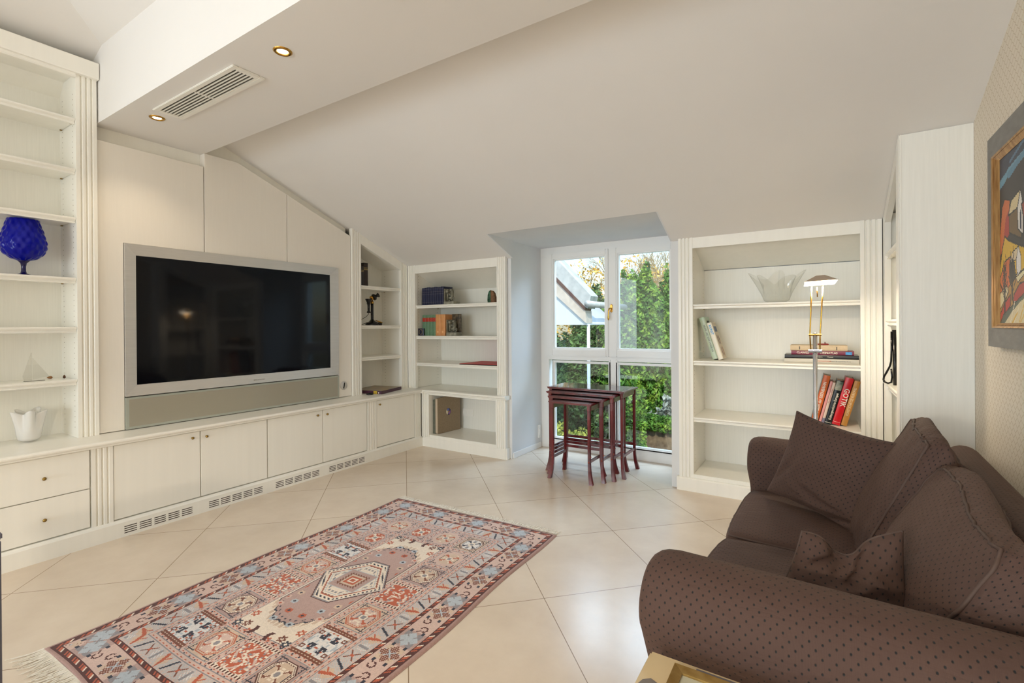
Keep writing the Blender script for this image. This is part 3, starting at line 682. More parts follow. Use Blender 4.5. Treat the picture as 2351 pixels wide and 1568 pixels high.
def front(parent, nm, y0, y1, z0, z1, ky, kz):
    o = MB().box(-3.583, -3.561, y0, y1, z0, z1, .002).build(nm, lac, parent)
    if ky is not None: knob_left(o, ky, kz)
    return o
def carcass(parent, y0, y1):
    MB().box(-4.09, -3.586, y0, y1, 0.103, 0.558).build('body', gapm if False else lac, parent)
t = thing('drawer_cabinet', 'low cream drawer cabinet with two drawers under the tall bookcase', 'cabinet', (-3.8, 0.5, 0.1)); carcass(t, -0.25, 1.046)
for a, b, z0_, z1_, ky in ((0.40, 1.039, .109, .328, .842), (0.40, 1.039, .333, .553, .842)): front(t, 'drawer', a, b, z0_, z1_, ky, (z0_+z1_)/2)
for z0_, z1_ in ((.109, .328), (.333, .553)): front(t, 'drawer', -0.24, 0.396, z0_, z1_, 0.08, (z0_+z1_)/2)
pil_left(1.046, 1.148, 0.103, .559, x=-3.557, back=-3.60).build('pilaster', lac, t)
t = thing('television_cabinet', 'low cream cabinet with two wide doors under the left half of the television', 'cabinet', (-3.8, 1.6, 0.1)); carcass(t, 1.148, 2.103)
front(t, 'door', 1.152, 1.628, .109, .553, 1.577, .518); front(t, 'door', 1.634, 2.100, .109, .553, 1.665, .513)
t = thing('television_cabinet', 'low cream cabinet with two doors under the right end of the television', 'cabinet', (-3.8, 2.6, 0.1)); carcass(t, 2.104, 3.068)
front(t, 'door', 2.108, 2.588, .109, .553, 2.533, .518); front(t, 'door', 2.594, 3.062, .109, .553, 2.626, .514)
t = thing('corner_cabinet', 'low cream single-door cabinet in the corner under the narrow bookcase', 'cabinet', (-3.8, 3.4, 0.1)); carcass(t, 3.0685, 3.83)
front(t, 'door', 3.180, 3.683, .109, .553, 3.209, .515)
pil_left(3.069, 3.176, 0.103, .559, x=-3.557, back=-3.60).build('pilaster', lac, t)
pil_left(3.688, 3.783, 0.103, .559, x=-3.557, back=-3.60).build('pilaster', lac, t)
# power socket in the low niche
t = thing('double_socket', 'double white power socket on the back of the low open niche', 'power socket', (-3.29, 4.243, 0.305))
sk = mat('socket_plastic', rgb(244, 242, 236), .3)
mb = MB(); mb.box(-3.372, -3.212, 4.232, 4.2425, .264, .344, .004); mb.build('plate', sk, t)
for x in (-3.332, -3.252):
    m4 = Matrix.Rotation(math.radians(90), 4, 'X'); mb = MB(); mb.lathe([(.020, -.006), (.020, .002), (.0255, .002), (.0255, -.004)], n=28, M=m4, c=(x, 4.232, .304)); mb.lathe([(.0001, -.004), (.020, -.004)], n=28, M=m4, c=(x, 4.232, .304)); o = mb.build('outlet', sk, t)
    mb = MB(); mb.box(x-.010, x-.006, 4.2352, 4.236, .302, .306); mb.box(x+.006, x+.010, 4.2352, 4.236, .302, .306); q = mb.build('pin_socket', blackm); q.parent = o
# ================================================================ NEST OF TABLES
def nest_table(label, x0, x1, y0, y1, h, back=True):
    """x0..x1, y0..y1: outer feet line at the legs' top; open to -y"""
    t = thing('nesting_table', label, 'side table', ((x0+x1)/2, (y0+y1)/2, 0), group='nest of mahogany side tables')
    lw = 0.028; ov = 0.012
    mb = MB(); mb.box(x0-ov, x1+ov, y0-ov, y1+ov, h-0.020, h-0.004, .004); mb.box(x0-ov-.004, x1+ov+.004, y0-ov-.004, y1+ov+.004, h-.010, h-.003, .003)
    top = mb.build('tabletop', mahog, t)
    q = MB().box(x0+.012, x1-.012, y0+.012, y1-.012, h-.004, h-.0010, .001).build('glass_inlay', glasst); q.parent = top
    ap = MB(); ap.box(x0+.006, x0+.020, y0+lw, y1-lw, h-.062, h-.020, .002); ap.box(x1-.020, x1-.006, y0+lw, y1-lw, h-.062, h-.020, .002)
    if back: ap.box(x0+lw, x1-lw, y1-.020, y1-.006, h-.062, h-.020, .002)
    ap.build('apron', mahog, t)
    for sx, x in ((-1, x0), (1, x1-lw)):
        for sy, y in ((-1, y0), (1, y1-lw)):
            m = MB(); secs = []
            zs = [h-.020, h-.062, h-.064, h*.62, h*.33, .17, .12, .075, .035, 0.0]
            for z in zs:
                k = max(0, (0.17-z)/0.17); fl = 0.030*k**1.9
                w_ = lw if z > h-.063 else lw-.004-.002*(1-z/h) + 0.010*k**1.6
                cx = x+lw/2+sx*fl*.75; cy = y+lw/2+sy*fl*.55
                secs.append([(cx-w_/2, cy-w_/2, z), (cx+w_/2, cy-w_/2, z), (cx+w_/2, cy+w_/2, z), (cx-w_/2, cy+w_/2, z)])
            m.grid(secs, closed_v=True); b = len(m.v)
            m.f.append((b-4, b-3, b-2, b-1)); m.mi.append(0); m.f.append((3, 2, 1, 0)); m.mi.append(0)
            lg = m.build('leg', mahog, t)
            bm = bmesh.new(); bm.from_mesh(lg.data); bmesh.ops.bevel(bm, geom=[e for e in bm.edges if abs(e.verts[0].co.z-e.verts[1].co.z) > .01], offset=.0035, segments=2, affect='EDGES'); bm.to_mesh(lg.data); bm.free()
            smooth_angle(lg, 35)
            st = MB(); st.lathe([(.0001, .006), (.004, .0055), (.0065, .002), (.0065, 0)], n=14, M=Matrix.Rotation(math.radians(90 if sy < 0 else -90), 4, 'X'), c=(x+lw/2, y+(0 if sy < 0 else lw)+(.0035 if sy < 0 else -.0035), .172))
            st.lathe([(.0001, .006), (.004, .0055), (.0065, .002), (.0065, 0)], n=14, M=Matrix.Rotation(math.radians(90*sx), 4, 'Y'), c=(x+lw/2+sx*(lw/2-.0035), y+lw/2, .215))
            o = st.build('stud', mahogd, smooth=True); o.parent = lg
    for x in (x0+lw/2, x1-lw/2): MB().box(x-.007, x+.007, y0+lw-.006, y1-lw+.006, .163, .187, .002).build('stretcher', mahog, t)
    MB().box(x0+lw-.006, x1-lw+.006, y1-lw/2-.007, y1-lw/2+.007, .207, .229, .002).build('stretcher', mahog, t)
    return t
nest_table('largest mahogany table of the nest, outermost, with a shining glass top', -2.045, -1.364, 3.812, 4.150, .716)
nest_table('second largest mahogany table of the nest, tucked directly under the biggest top', -2.000, -1.412, 3.712, 4.024, .690)
nest_table('third mahogany table of the nest, between the second largest and the smallest', -1.942, -1.466, 3.630, 3.920, .664)
nest_table('smallest mahogany table of the nest, frontmost and innermost', -1.884, -1.532, 3.532, 3.800, .638)

# ================================================================ SOFA
def boxuv(me, s=1.0, sx=(0, 0)):
    uv = me.uv_layers.new(name='UVMap'); co = np.empty(len(me.vertices)*3); me.vertices.foreach_get('co', co); co = co.reshape(-1, 3)
    vi = np.empty(len(me.loops), dtype=np.int64); me.loops.foreach_get('vertex_index', vi)
    out = np.zeros((len(me.loops), 2))
    for p in me.polygons:
        n = p.normal; a = max(range(3), key=lambda i: abs(n[i])); ix = [(1, 2), (0, 2), (0, 1)][a]
        for li in p.loop_indices: out[li] = co[vi[li]][list(ix)]
    uv.data.foreach_set('uv', (out*s).ravel())
def gridobj(name, G, UV, m, parent, closed_u=False, smooth=True, extra=None):
    mb = MB(); mb.grid(G, closed_u=closed_u)
    if extra: extra(mb)
    o = mb.build(name, m, parent, smooth=smooth, fix=True)
    return o
def cushion(name, half, bulge, deform, m, parent, cuts=14, wr=0.004, seed=0, rnd=4.0, wscale=9, edge_w=0.0, asym=0):
    bm = bmesh.new(); bmesh.ops.create_cube(bm, size=2); bmesh.ops.subdivide_edges(bm, edges=bm.edges[:], cuts=cuts, use_grid_fill=True)
    uvl = bm.loops.layers.uv.new('UVMap')
    for f in bm.faces:
        n = f.normal; a = max(range(3), key=lambda i: abs(n[i])); ix = [(1, 2), (0, 2), (0, 1)][a]
        for l in f.loops: l[uvl].uv = (l.vert.co[ix[0]]*half[ix[0]]+seed, l.vert.co[ix[1]]*half[ix[1]]+seed*.7)
    def f(p):
        p = Vector(p); q = p.copy()
        # soften corners
        for i in range(3):
            j, k = (i+1) % 3, (i+2) % 3
            q[i] = p[i]*(1-0.045*(abs(p[j])**rnd+abs(p[k])**rnd)*1.0)
        r = Vector((q.x*half[0], q.y*half[1], q.z*half[2]))
        for i in range(3):
            j, k = (i+1) % 3, (i+2) % 3
            r[i] += (1 if p[i] > 0 else -1)*abs(p[i])**2*(bulge[i] if not (asym and i == 0 and p[i] > 0) else asym)*(1-abs(p[j])**2.2)*(1-abs(p[k])**2.2)
        e = max(abs(p.x)*abs(p.y), abs(p.y)*abs(p.z), abs(p.x)*abs(p.z))
        nv = noise.noise(Vector((r.x*wscale+seed*3.1, r.y*wscale*.45, r.z*wscale+seed)))
        n2 = noise.noise(Vector((r.x*30+seed, r.y*60, r.z*14)))
        d = r.normalized(); r += d*(nv*wr + n2*edge_w*e**3)
        return deform(r)
    for v in bm.verts: v.co = f(v.co)
    bmesh.ops.recalc_face_normals(bm, faces=bm.faces[:])
    me = bpy.data.meshes.new(name); bm.to_mesh(me); bm.free(); me.materials.append(m)
    me.polygons.foreach_set('use_smooth', [True]*len(me.polygons))
    o = bpy.data.objects.new(name, me); COL.objects.link(o); o.parent = parent
    return o, f
def ring(f, axis, val, n=26, off=1.0):
    pts = []
    a, b = [i for i in range(3) if i != axis]
    seq = [(-1, -1), (1, -1), (1, 1), (-1, 1)]
    for k in range(4):
        p0, p1 = seq[k], seq[(k+1) % 4]
        for i in range(n):
            s = i/n; p = [0, 0, 0]; p[axis] = val; p[a] = p0[0]+(p1[0]-p0[0])*s; p[b] = p0[1]+(p1[1]-p0[1])*s
            pts.append(f(p))
    return pts
SOFA = thing('sofa', 'dark brown two-seat sofa with rolled arms in dotted fabric along the right wall', 'sofa', (0.105, 2.02, 0), (0, 0, math.radians(-2.3)), local=True)
def arm(yc, s):
    """s: outward direction in y (-1 near camera, +1 far)"""
    R_, zc = 0.120, 0.548; prof = []
    inner = yc - s*0.112; outer = yc + s*0.070
    prof.append((inner, 0.14)); prof.append((inner, 0.30)); prof.append((inner, 0.42))
    for k in range(19):
        a = math.radians(-20 + k*(235/18)) ; prof.append((yc - s*R_*math.cos(a), zc + R_*math.sin(a)))
    prof += [(outer, .40), (outer-s*.002, .30), (outer, .06), (inner, .06)]
    cy, cz = yc, .50
    xs = [(-.455, .55), (-.453, .68), (-.446, .80), (-.434, .90), (-.416, .965), (-.390, 1.0), (-.2, 1.0), (.05, 1.0), (.25, 1.0), (.40, 1.0), (.44, .97)]
    G = []; n = len(prof)
    for x, sc in xs:
        row = []
        for (y, z) in prof:
            dy, dz = y-cy, z-cz
            yy = cy+dy*(1-(1-sc)*.75) if z > .1 else y
            zz = (.54+(z-.54)*(1-(1-sc)*.75)) if z > .42 else z
            xr = x if z > .44 else max(x, -.437)
            wob = 0.0022*noise.noise(Vector((x*5, y*8, z*8)))
            row.append((xr, yy+wob, zz+wob))
        G.append(row)
    mb = MB(); mb.grid(G, closed_v=True); b0 = 0
    mb.f.append(tuple(range(n-1, -1, -1))); mb.mi.append(0); mb.f.append(tuple(len(mb.v)-n+i for i in range(n))); mb.mi.append(0)
    o = mb.build('arm', fab, None); o.parent = SOFA
    me = o.data; uv = me.uv_layers.new(name='UVMap')
    acc = [0]
    for i in range(1, n): acc.append(acc[-1]+math.dist(prof[i], prof[i-1]))
    vmap = {}
    for i, (x, sc) in enumerate(xs):
        for j in range(n): vmap[i*n+j] = (x, acc[j])
    for p in me.polygons:
        cap = len(p.vertices) > 4
        js = [v % n for v in p.vertices]; wrap = (0 in js and n-1 in js)
        for li, v in zip(p.loop_indices, p.vertices):
            if cap: c = me.vertices[v].co; uv.data[li].uv = (c.y, c.z)
            else:
                u_, v_ = vmap[v]
                if wrap and v % n == 0: v_ = acc[-1]+.3
                uv.data[li].uv = (u_+(.005 if s > 0 else 0), v_)
    smooth_angle(o, 50); return o
arm(-0.775, -1); arm(0.775, 1)
# base
def fitted(name, x0, x1, y0, y1, z0, z1, bev):
    o = MB().box(x0, x1, y0, y1, z0, z1, bev).build(name, fab); o.parent = SOFA; boxuv(o.data); return o
fitted('base', -.405, .40, -.665, .665, .05, .29, .02)
# back rest with rolled rail
prof = [(.16, .29), (.20, .45), (.26, .58)] + [(.385+.068*math.cos(math.radians(a)), .640+.072*math.sin(math.radians(a))) for a in range(170, -100, -18)] + [(.43, .52), (.445, .30), (.445, .05), (.16, .05)]
prof = [(x-.0, z) for x, z in prof]
G = []
n = len(prof)
for y, sc in ((-.885, .80), (-.875, .93), (-.86, 1), (-.5, 1), (0, 1), (.5, 1), (.86, 1), (.875, .93), (.885, .80)):
    G.append([(.36+(x-.36)*sc if z > .3 else x, y, .6+(z-.6)*sc if z > .3 else z) for x, z in prof])
mb = MB(); mb.grid(G, closed_v=True); mb.f.append(tuple(range(n-1, -1, -1))); mb.mi.append(0); mb.f.append(tuple(len(mb.v)-n+i for i in range(n))); mb.mi.append(0)
o = mb.build('backrest', fab); o.parent = SOFA
me = o.data; uv = me.uv_layers.new(name='UVMap'); acc = [0]
for i in range(1, n): acc.append(acc[-1]+math.dist(prof[i], prof[i-1]))
for p in me.polygons:
    for li, v in zip(p.loop_indices, p.vertices): uv.data[li].uv = (me.vertices[v].co.y, acc[v % n])
smooth_angle(o, 50)
for fx in (-.37, .38):
    for fy in (-.72, .72):
        o = MB().lathe([(.0001, 0), (.018, 0), (.024, .06), (.0001, .06)], c=(fx, fy, 0), n=16).build('foot', blackm, smooth=True); o.parent = SOFA
# seat cushions
for k, yc in enumerate((-0.328, 0.328)):
    o, f = cushion('seat_cushion', (.345, .326, .070), (.010, .004, .022), lambda r, yc=yc: Vector((r.x-.095, r.y+yc, r.z+.368)), fab, SOFA, cuts=16, wr=.004, seed=k+1.3, edge_w=.003)
    for zv in (0.86, -0.86):
        q = MB().tube(ring(f, 2, zv), .0042, 8, closed=True).build('piping', pipem, smooth=True); q.parent = o
# back cushions
def backdef(yc, lean, seed, bx, bz, sk):
    def d(r):
        # r: x depth (half .10), y width, z height (half .235)
        h = (r.z+.235)/.47
        sag = 0.014*math.sin(r.y*7+seed)*h
        x = bx + r.x*(1.10-.58*h) + .150*h + .012*math.sin((r.y+seed)*9)*h
        z = .425 + (.43+bz)*h*(1-0.02*math.cos(r.y*5)) + sag - .75*max(0, r.x)*h
        return Vector((x-sk*r.y, r.y+yc, z))
    return d
for k, (yc, hw, bx, bz, sk) in enumerate(((-0.325, .328, .118, -.055, .07), (0.322, .318, .078, .018, 0))):
    o, f = cushion('back_cushion', (.088, hw, .235), (.062, .012, .012), backdef(yc, 0, k*2.0, bx, bz, sk), fab, SOFA, cuts=26, wr=.014, seed=k*2+.7, edge_w=.020, wscale=7, asym=.012)
    for xv in (-0.97, .90):
        q = MB().tube(ring(f, 0, xv, 34), .0045, 8, closed=True).build('piping', pipem, smooth=True); q.parent = o

# ================================================================ PILLOWS
def pillow(label, A, B, C, D, thick, seed, folds, dent=None):
    """A top-left, B top-right, C bottom-left, D bottom-right in 3D (world); front faces the room"""
    A, B, C, D = map(Vector, (A, B, C, D)); nrm = (B-A).cross(C-A).normalized()
    n = 44; size = (B-A).length
    cen = (A+B+C+D)/4
    def pt(u, v, side):
        s, t = (u+1)/2, (v+1)/2   # t 0 bottom, 1 top
        pin = 0.085
        u2 = u*(1-pin*(1-v*v)); v2 = v*(1-pin*(1-u*u)); s2, t2 = (u2+1)/2, (v2+1)/2
        base = C*(1-s2)*(1-t2)+D*s2*(1-t2)+A*(1-s2)*t2+B*s2*t2
        e = max(0.0, (1-u*u))*max(0.0, (1-v*v)); th = thick*(e**0.42)
        wr = 0
        for (fu, fv, du, dv, amp, wid) in folds:
            d = ((u-fu)*dv-(v-fv)*du); al = (u-fu)*du+(v-fv)*dv
            wr += amp*math.exp(-(d/wid)**2)*math.exp(-(al/.55)**2)
        nz = noise.noise(Vector((u*1.6+seed, v*1.6, seed)))*.35+noise.noise(Vector((u*4+seed, v*4, 2*seed)))*.10
        th2 = th*(1+nz*.5)+wr*(e**.5)
        if dent:
            du_, dd, wd = dent; g_ = math.exp(-((u-du_)/wd)**2)*max(0, (v+.2)/1.2)**1.3
            base = base+(C-A).normalized()*dd*g_ + nrm*(-.025)*g_*math.sin((u-du_)*9)
        return base+nrm*th2*side*(-1)
    o = None
    t = thing('throw_pillow', label, 'cushion', tuple(cen))
    mb = MB(); us = [math.sin(math.pi/2*(-1+2*i/n)) for i in range(n+1)]
    G1 = [[pt(u, v, 1) for v in us] for u in us]; G2 = [[pt(u, v, -1) for v in us] for u in us]
    mb.grid(G1); nb = len(mb.v); mb.grid(G2)
    o = mb.build('cover', fab, t, smooth=True, fix=False)
    me = o.data; uv = me.uv_layers.new(name='UVMap'); m_ = (n+1)
    for p in me.polygons:
        for li, v in zip(p.loop_indices, p.vertices):
            k = v % (m_*m_); uv.data[li].uv = ((us[k//m_]+1)/2*size*1.05+(0 if v < nb else 3), (us[k % m_]+1)/2*size*1.05)
    bm = bmesh.new(); bm.from_mesh(me); bmesh.ops.remove_doubles(bm, verts=bm.verts[:], dist=1e-5); bmesh.ops.recalc_face_normals(bm, faces=bm.faces[:]); bm.to_mesh(me); bm.free()
    path = [pt(u, -1, 1) for u in us] + [pt(1, v, 1) for v in us[1:]] + [pt(u, 1, 1) for u in us[::-1][1:]] + [pt(-1, v, 1) for v in us[::-1][1:-1]]
    MB().tube(path, .0030, 6, closed=True).build('seam', pipem, t, smooth=True)
    return t
pillow('large dark brown dotted cushion standing against the far arm of the sofa', (-0.090, 2.47, .868), (0.245, 2.30, .800), (-0.215, 2.545, .475), (0.120, 2.235, .450), .070, 1.7,
       [(.3, -.75, 1, .1, .030, .07), (.35, -.5, 1, -.25, .028, .06), (-.8, -.35, .5, 1, -.022, .09), (.55, -.9, 1, .3, -.03, .06), (-.3, -.6, 1, -.4, .02, .06), (.1, .3, 1, -.5, .008, .12)])
pillow('smaller crumpled dark brown cushion lying behind the near arm of the sofa', (-0.046, 1.545, .682), (0.176, 1.60, .712), (-0.128, 1.50, .470), (0.190, 1.47, .455), .055, 4.2,
       [(.15, .45, .35, 1, -.040, .12), (-.45, .55, 1, .8, -.030, .10), (.5, .2, 1, -1, .020, .09), (-.2, -.1, 1, .4, .020, .09), (.1, .85, 1, 0, -.03, .2)], dent=(-.02, .055, .42))

# ================================================================ READING LAMP
t = thing('floor_lamp', 'chrome and brass halogen reading lamp standing behind the far sofa arm', 'floor lamp', (-0.028, 3.30, 0))
LY = 3.30
MB().lathe([(.0001, .016), (.02, .018), (.10, .012), (.115, .004), (.115, 0), (.0001, 0)], n=40, c=(-.028, LY, 0)).build('base', chrome, t, smooth=True)
MB().lathe([(.0001, 1.202), (.009, 1.2015), (.0115, 1.199), (.0115, .012)], n=28, c=(-.028, LY, 0)).build('pole', chrome, t, smooth=True)
for z, m_, nm, r_, hw in ((1.190, brass, 'upper_joint', .0065, .031), (1.096, chrome, 'lower_joint', .0105, .033)):
    o = MB().tube([(-.028-hw, LY-.006, z), (-.028+hw, LY-.006, z)], r_, 20).build(nm, m_, t, smooth=True); smooth_angle(o)
for xa_, xb_, xc_ in ((-.0535, -.050, -.043), (-.0035, -.005, .0115)):
    o = MB().tube([(xb_, LY-.006, 1.100), (xa_, LY-.006, 1.190), (xa_+(xc_-xa_)*.5, LY-.010, 1.330), (xc_, LY-.018, 1.478)], .0038, 12).build('arm', brass, t, smooth=True)
MB().tube([(-.017, LY-.045, 1.462), (-.0155, LY-.046, 1.405)], .0028, 10).build('handle', brass, t, smooth=True)
# angular shade: small flat roof, flared sides, open glowing underside
mb = MB(); yf_, yb_ = LY-.062, LY+.040
base_ = [(-.080, yf_-.010, 1.472), (.066, yf_-.010, 1.478), (.083, yf_+.004, 1.4985), (.083, yb_, 1.500), (-.078, yb_, 1.494), (-.078, yf_+.004, 1.4925)]
ap_ = [(-.020, LY-.02, 1.5285), (.020, LY-.02, 1.5300), (.020, LY+.012, 1.530), (-.020, LY+.012, 1.5285)]
F0 = base_[5]; F1 = base_[2]; B1 = base_[3]; B0 = base_[4]
shadem = mat('lamp_shade_metal', rgb(196, 178, 160), .35, .7)
mb.quad(F0, F1, ap_[1], ap_[0]); mb.quad(F1, B1, ap_[2], ap_[1]); mb.quad(B1, B0, ap_[3], ap_[2]); mb.quad(B0, F0, ap_[0], ap_[3]); mb.quad(*ap_)
mb.quad((-.078, yf_+.004, 1.4925), (.083, yf_+.004, 1.4985), (.083, yf_+.004, 1.4960), (-.078, yf_+.004, 1.4900))
o = mb.build('lamp_shade', shadem, t)
so = o.modifiers.new('s', 'SOLIDIFY'); so.thickness = .0015; so.offset = 1
glow = mat('halogen_glow', (1, .95, .85, 1), .5, emit=(1.0, .86, .66, 1), estr=16)
mb = MB(); d0, d1, d2, d3 = (-.076, yf_, 1.4905), (.081, yf_, 1.4965), (.066, yf_-.006, 1.4735), (-.080, yf_-.006, 1.4680)
mb.quad(d0, d1, d2, d3); mb.quad(d3, d2, (.066, yb_, 1.480), (-.076, yb_, 1.476)); mb.build('diffuser', glow, t)
light('reading_lamp_light', 'AREA', (0.0, LY-.01, 1.465), (0, 0, 0), 4.5, (1.0, .84, .62), shape='RECTANGLE', size=.14, size_y=.09)

# ================================================================ GLASS SIDE TABLE (bottom edge) and the dark cabinet edge at left
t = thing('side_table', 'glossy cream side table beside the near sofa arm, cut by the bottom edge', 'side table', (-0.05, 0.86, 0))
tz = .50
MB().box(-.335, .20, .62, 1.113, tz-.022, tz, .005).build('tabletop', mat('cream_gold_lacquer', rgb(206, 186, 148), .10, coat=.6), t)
MB().box(-.232, .195, 1.082, 1.103, tz+.0001, tz+.0006).build('painted_reflection_strip', mat('grey_reflection', rgb(112, 108, 112), .15), t)  # grey reflection on the glossy top, painted in as a strip
mb = MB(); mb.prism([(-.325+.04*math.cos(a), .98+.05*math.sin(a)) for a in [math.pi*k/10 for k in range(11)]] + [(-.365+.0, .66), (-.29, .66)][::1] if False else [(-.328, .66), (-.328, .99), (-.322, 1.01), (-.308, 1.022), (-.292, 1.015), (-.285, .995), (-.280, .66)], lambda p: (p[0], p[1], tz+.0001), lambda p: (p[0], p[1], tz+.0006)); mb.build('painted_reflection_patch', mat('grey_reflection_dark', rgb(118, 112, 108), .15), t)  # rounded grey reflection, put onto the top as a coloured patch
MB().box(-.330, .195, .625, 1.110, .20, .208, .002).build('lower_shelf', acry, t)
for lx in (-.318, .183):
    for ly in (.64, 1.095): MB().tube([(lx, ly, 0), (lx, ly, tz-.012)], .012, 16).build('leg', acry, t, smooth=True)
t = thing('picture_frame', 'gold metal picture frame lying flat on the acrylic side table', 'picture frame', (-0.05, .85, tz))
fx0, fx1, fy0, fy1 = -.272, .06, .70, 1.078
fr_m = noisy('worn_gold_frame', rgb(150, 120, 66), rgb(176, 148, 92), 40, 0, .4, metal=.7)
mb = MB(); w_ = .020
for (a, b, c, d_) in (((fx0, fy0), (fx1, fy0), (fx1-w_, fy0+w_), (fx0+w_, fy0+w_)), ((fx1, fy0), (fx1, fy1), (fx1-w_, fy1-w_), (fx1-w_, fy0+w_)), ((fx1, fy1), (fx0, fy1), (fx0+w_, fy1-w_), (fx1-w_, fy1-w_)), ((fx0, fy1), (fx0, fy0), (fx0+w_, fy0+w_), (fx0+w_, fy1-w_))):
    mb.quad((*a, tz+.014), (*b, tz+.014), (*c, tz+.011), (*d_, tz+.011)); mb.quad((*a, tz+.014), (*b, tz+.014), (*b, tz+.0005), (*a, tz+.0005)); mb.quad((*c, tz+.011), (*d_, tz+.011), (*d_, tz+.006), (*c, tz+.006))
mb.build('frame', fr_m, t)
MB().box(fx0+.01, fx1-.01, fy0+.01, fy1-.01, tz+.0005, tz+.006).build('mount', mat('cream_mount', rgb(214, 206, 186), .6), t)
MB().box(fx0+.045, fx1-.045, fy0+.045, fy1-.045, tz+.006, tz+.0068).build('photo', noisy('grey_photo', rgb(120, 128, 130), rgb(170, 172, 168), 25), t)
MB().box(fx0+.018, fx1-.018, fy0+.018, fy1-.018, tz+.0085, tz+.0095).build('glass', pane_m, t)
t = thing('cabinet', 'dark blue-grey lacquered cabinet edge at the far left bottom of the photo', 'cabinet', (-1.62, .20, 0))
cabm = mat('blue_grey_lacquer', rgb(88, 90, 108), .35)
MB().box(-1.80, -1.436, -.10, .2750, .04, .815, .006).build('body', cabm, t)
MB().box(-1.81, -1.432, -.11, .2755, .815, .83, .003).build('cabinet_top', cabm, t)
MB().box(-1.79, -1.46, -.09, .26, 0, .04).build('plinth_base', blackm, t)
# ================================================================ RUG (knots as coloured faces)
C_ = {k: tuple(lin(c) for c in v) for k, v in dict(mauve=(178, 150, 143), cream=(228, 214, 198), pink=(206, 178, 167), rust=(182, 92, 64), dark=(84, 44, 38), navy=(48, 50, 64), blue=(176, 184, 192), grey=(140, 136, 140), beige=(204, 180, 160), brown=(120, 70, 52), white=(220, 216, 214), sel=(166, 134, 126), ibg=(186, 184, 184)).items()}
KW, KH = 300, 456
R_ = np.zeros((KW, KH, 3)); R_[:] = C_['mauve']
UU, VV = np.meshgrid(np.arange(KW), np.arange(KH), indexing='ij')
def put(mask, c, sub=None):
    if sub is not None: R_[sub][mask] = C_[c]
    else: R_[mask] = C_[c]
def inset(d): return (UU >= d) & (UU < KW-d) & (VV >= d) & (VV < KH-d)
def ringm(d0, d1): return inset(d0) & ~inset(d1)
# along-border coordinate
side_lr = np.minimum(UU, KW-1-UU) < np.minimum(VV, KH-1-VV)
S_ = np.where(side_lr, VV, UU); Dp = np.minimum(np.minimum(UU, KW-1-UU), np.minimum(VV, KH-1-VV))
put(Dp < 5, 'sel'); put((Dp >= 4) & (Dp < 5), 'dark')
def barber(d0, d1):
    m = (Dp >= d0) & (Dp < d1); ph = (S_ + (Dp-d0)*1) % 16
    put(m, 'dark'); put(m & (ph < 4), 'rust'); put(m & (ph >= 4) & (ph < 6), 'cream'); put(m & (ph >= 12) & (ph < 14), 'rust')
    put((Dp == d0) | (Dp == d1-1), 'dark')
def motif(w, h, n, rnd, cols, dens=.5):
    """4-fold symmetric blobby motif, returns list of (mask, colour)"""
    q = np.kron(rnd.random((max(1, w//2//n), max(1, h//2//n))), np.ones((n, n)))
    q = np.pad(q, ((0, max(0, w//2-q.shape[0])), (0, max(0, h//2-q.shape[1]))), mode='edge')
    f = np.concatenate([q[::-1], q], 0); f = np.concatenate([f[:, ::-1], f], 1); return f
rn = np.random.default_rng(11)
# main border: 26 knots
D0, D1 = 11, 36
seg = (S_//24) % 3; m = (Dp >= D0) & (Dp < D1)
put(m & (seg == 0), 'pink'); put(m & (seg == 1), 'mauve'); put(m & (seg == 2), 'pink')
ls = (S_ % 24)-11.5; ld = Dp-(D0+12)
def hook(ls, ld):
    r = np.hypot(ls/1.0, ld); a = np.abs(ls); b = np.abs(ld)
    return ((np.abs(a-b) < 1.3) & (a < 9)) | ((np.abs(np.maximum(a, b)-8.5) < 1.2) & (np.minimum(a, b) > 3)) | ((np.abs(a-5) < 1.1) & (b > 6) & (b < 10)) 
hk = hook(ls, ld)
put(m & (seg == 0) & (np.abs(ls)+np.abs(ld) < 12) & ((S_+2*Dp) % 4 < 3), 'brown'); put(m & hk & (seg == 0), 'beige'); put(m & hk & (seg == 0) & (np.abs(ls) < 4), 'blue')
put(m & (seg == 1) & (np.abs(ls)+np.abs(ld) < 11), 'blue'); put(m & hk & (seg == 1), 'blue'); put(m & hk & (seg == 1) & (np.abs(ls) > 3), 'grey')
lsx = np.abs(ls)-6; lsy = np.where(ls > 0, ld-3, ld+3)
hk2 = ((np.hypot(lsx, lsy) < 4.2) & (np.hypot(lsx, lsy) > 2.6) & ~((lsy > 0) & (lsx > 0))) | ((np.abs(lsx-lsy-1) < 1.1) & (np.abs(lsy-4) < 3))
put(m & (seg == 2) & hk2, 'dark')
put(m & (np.abs(ls) > 9.5) & (np.abs(np.abs(ld)-7) < 1.2), 'navy')
barber(5, 11); barber(36, 41)
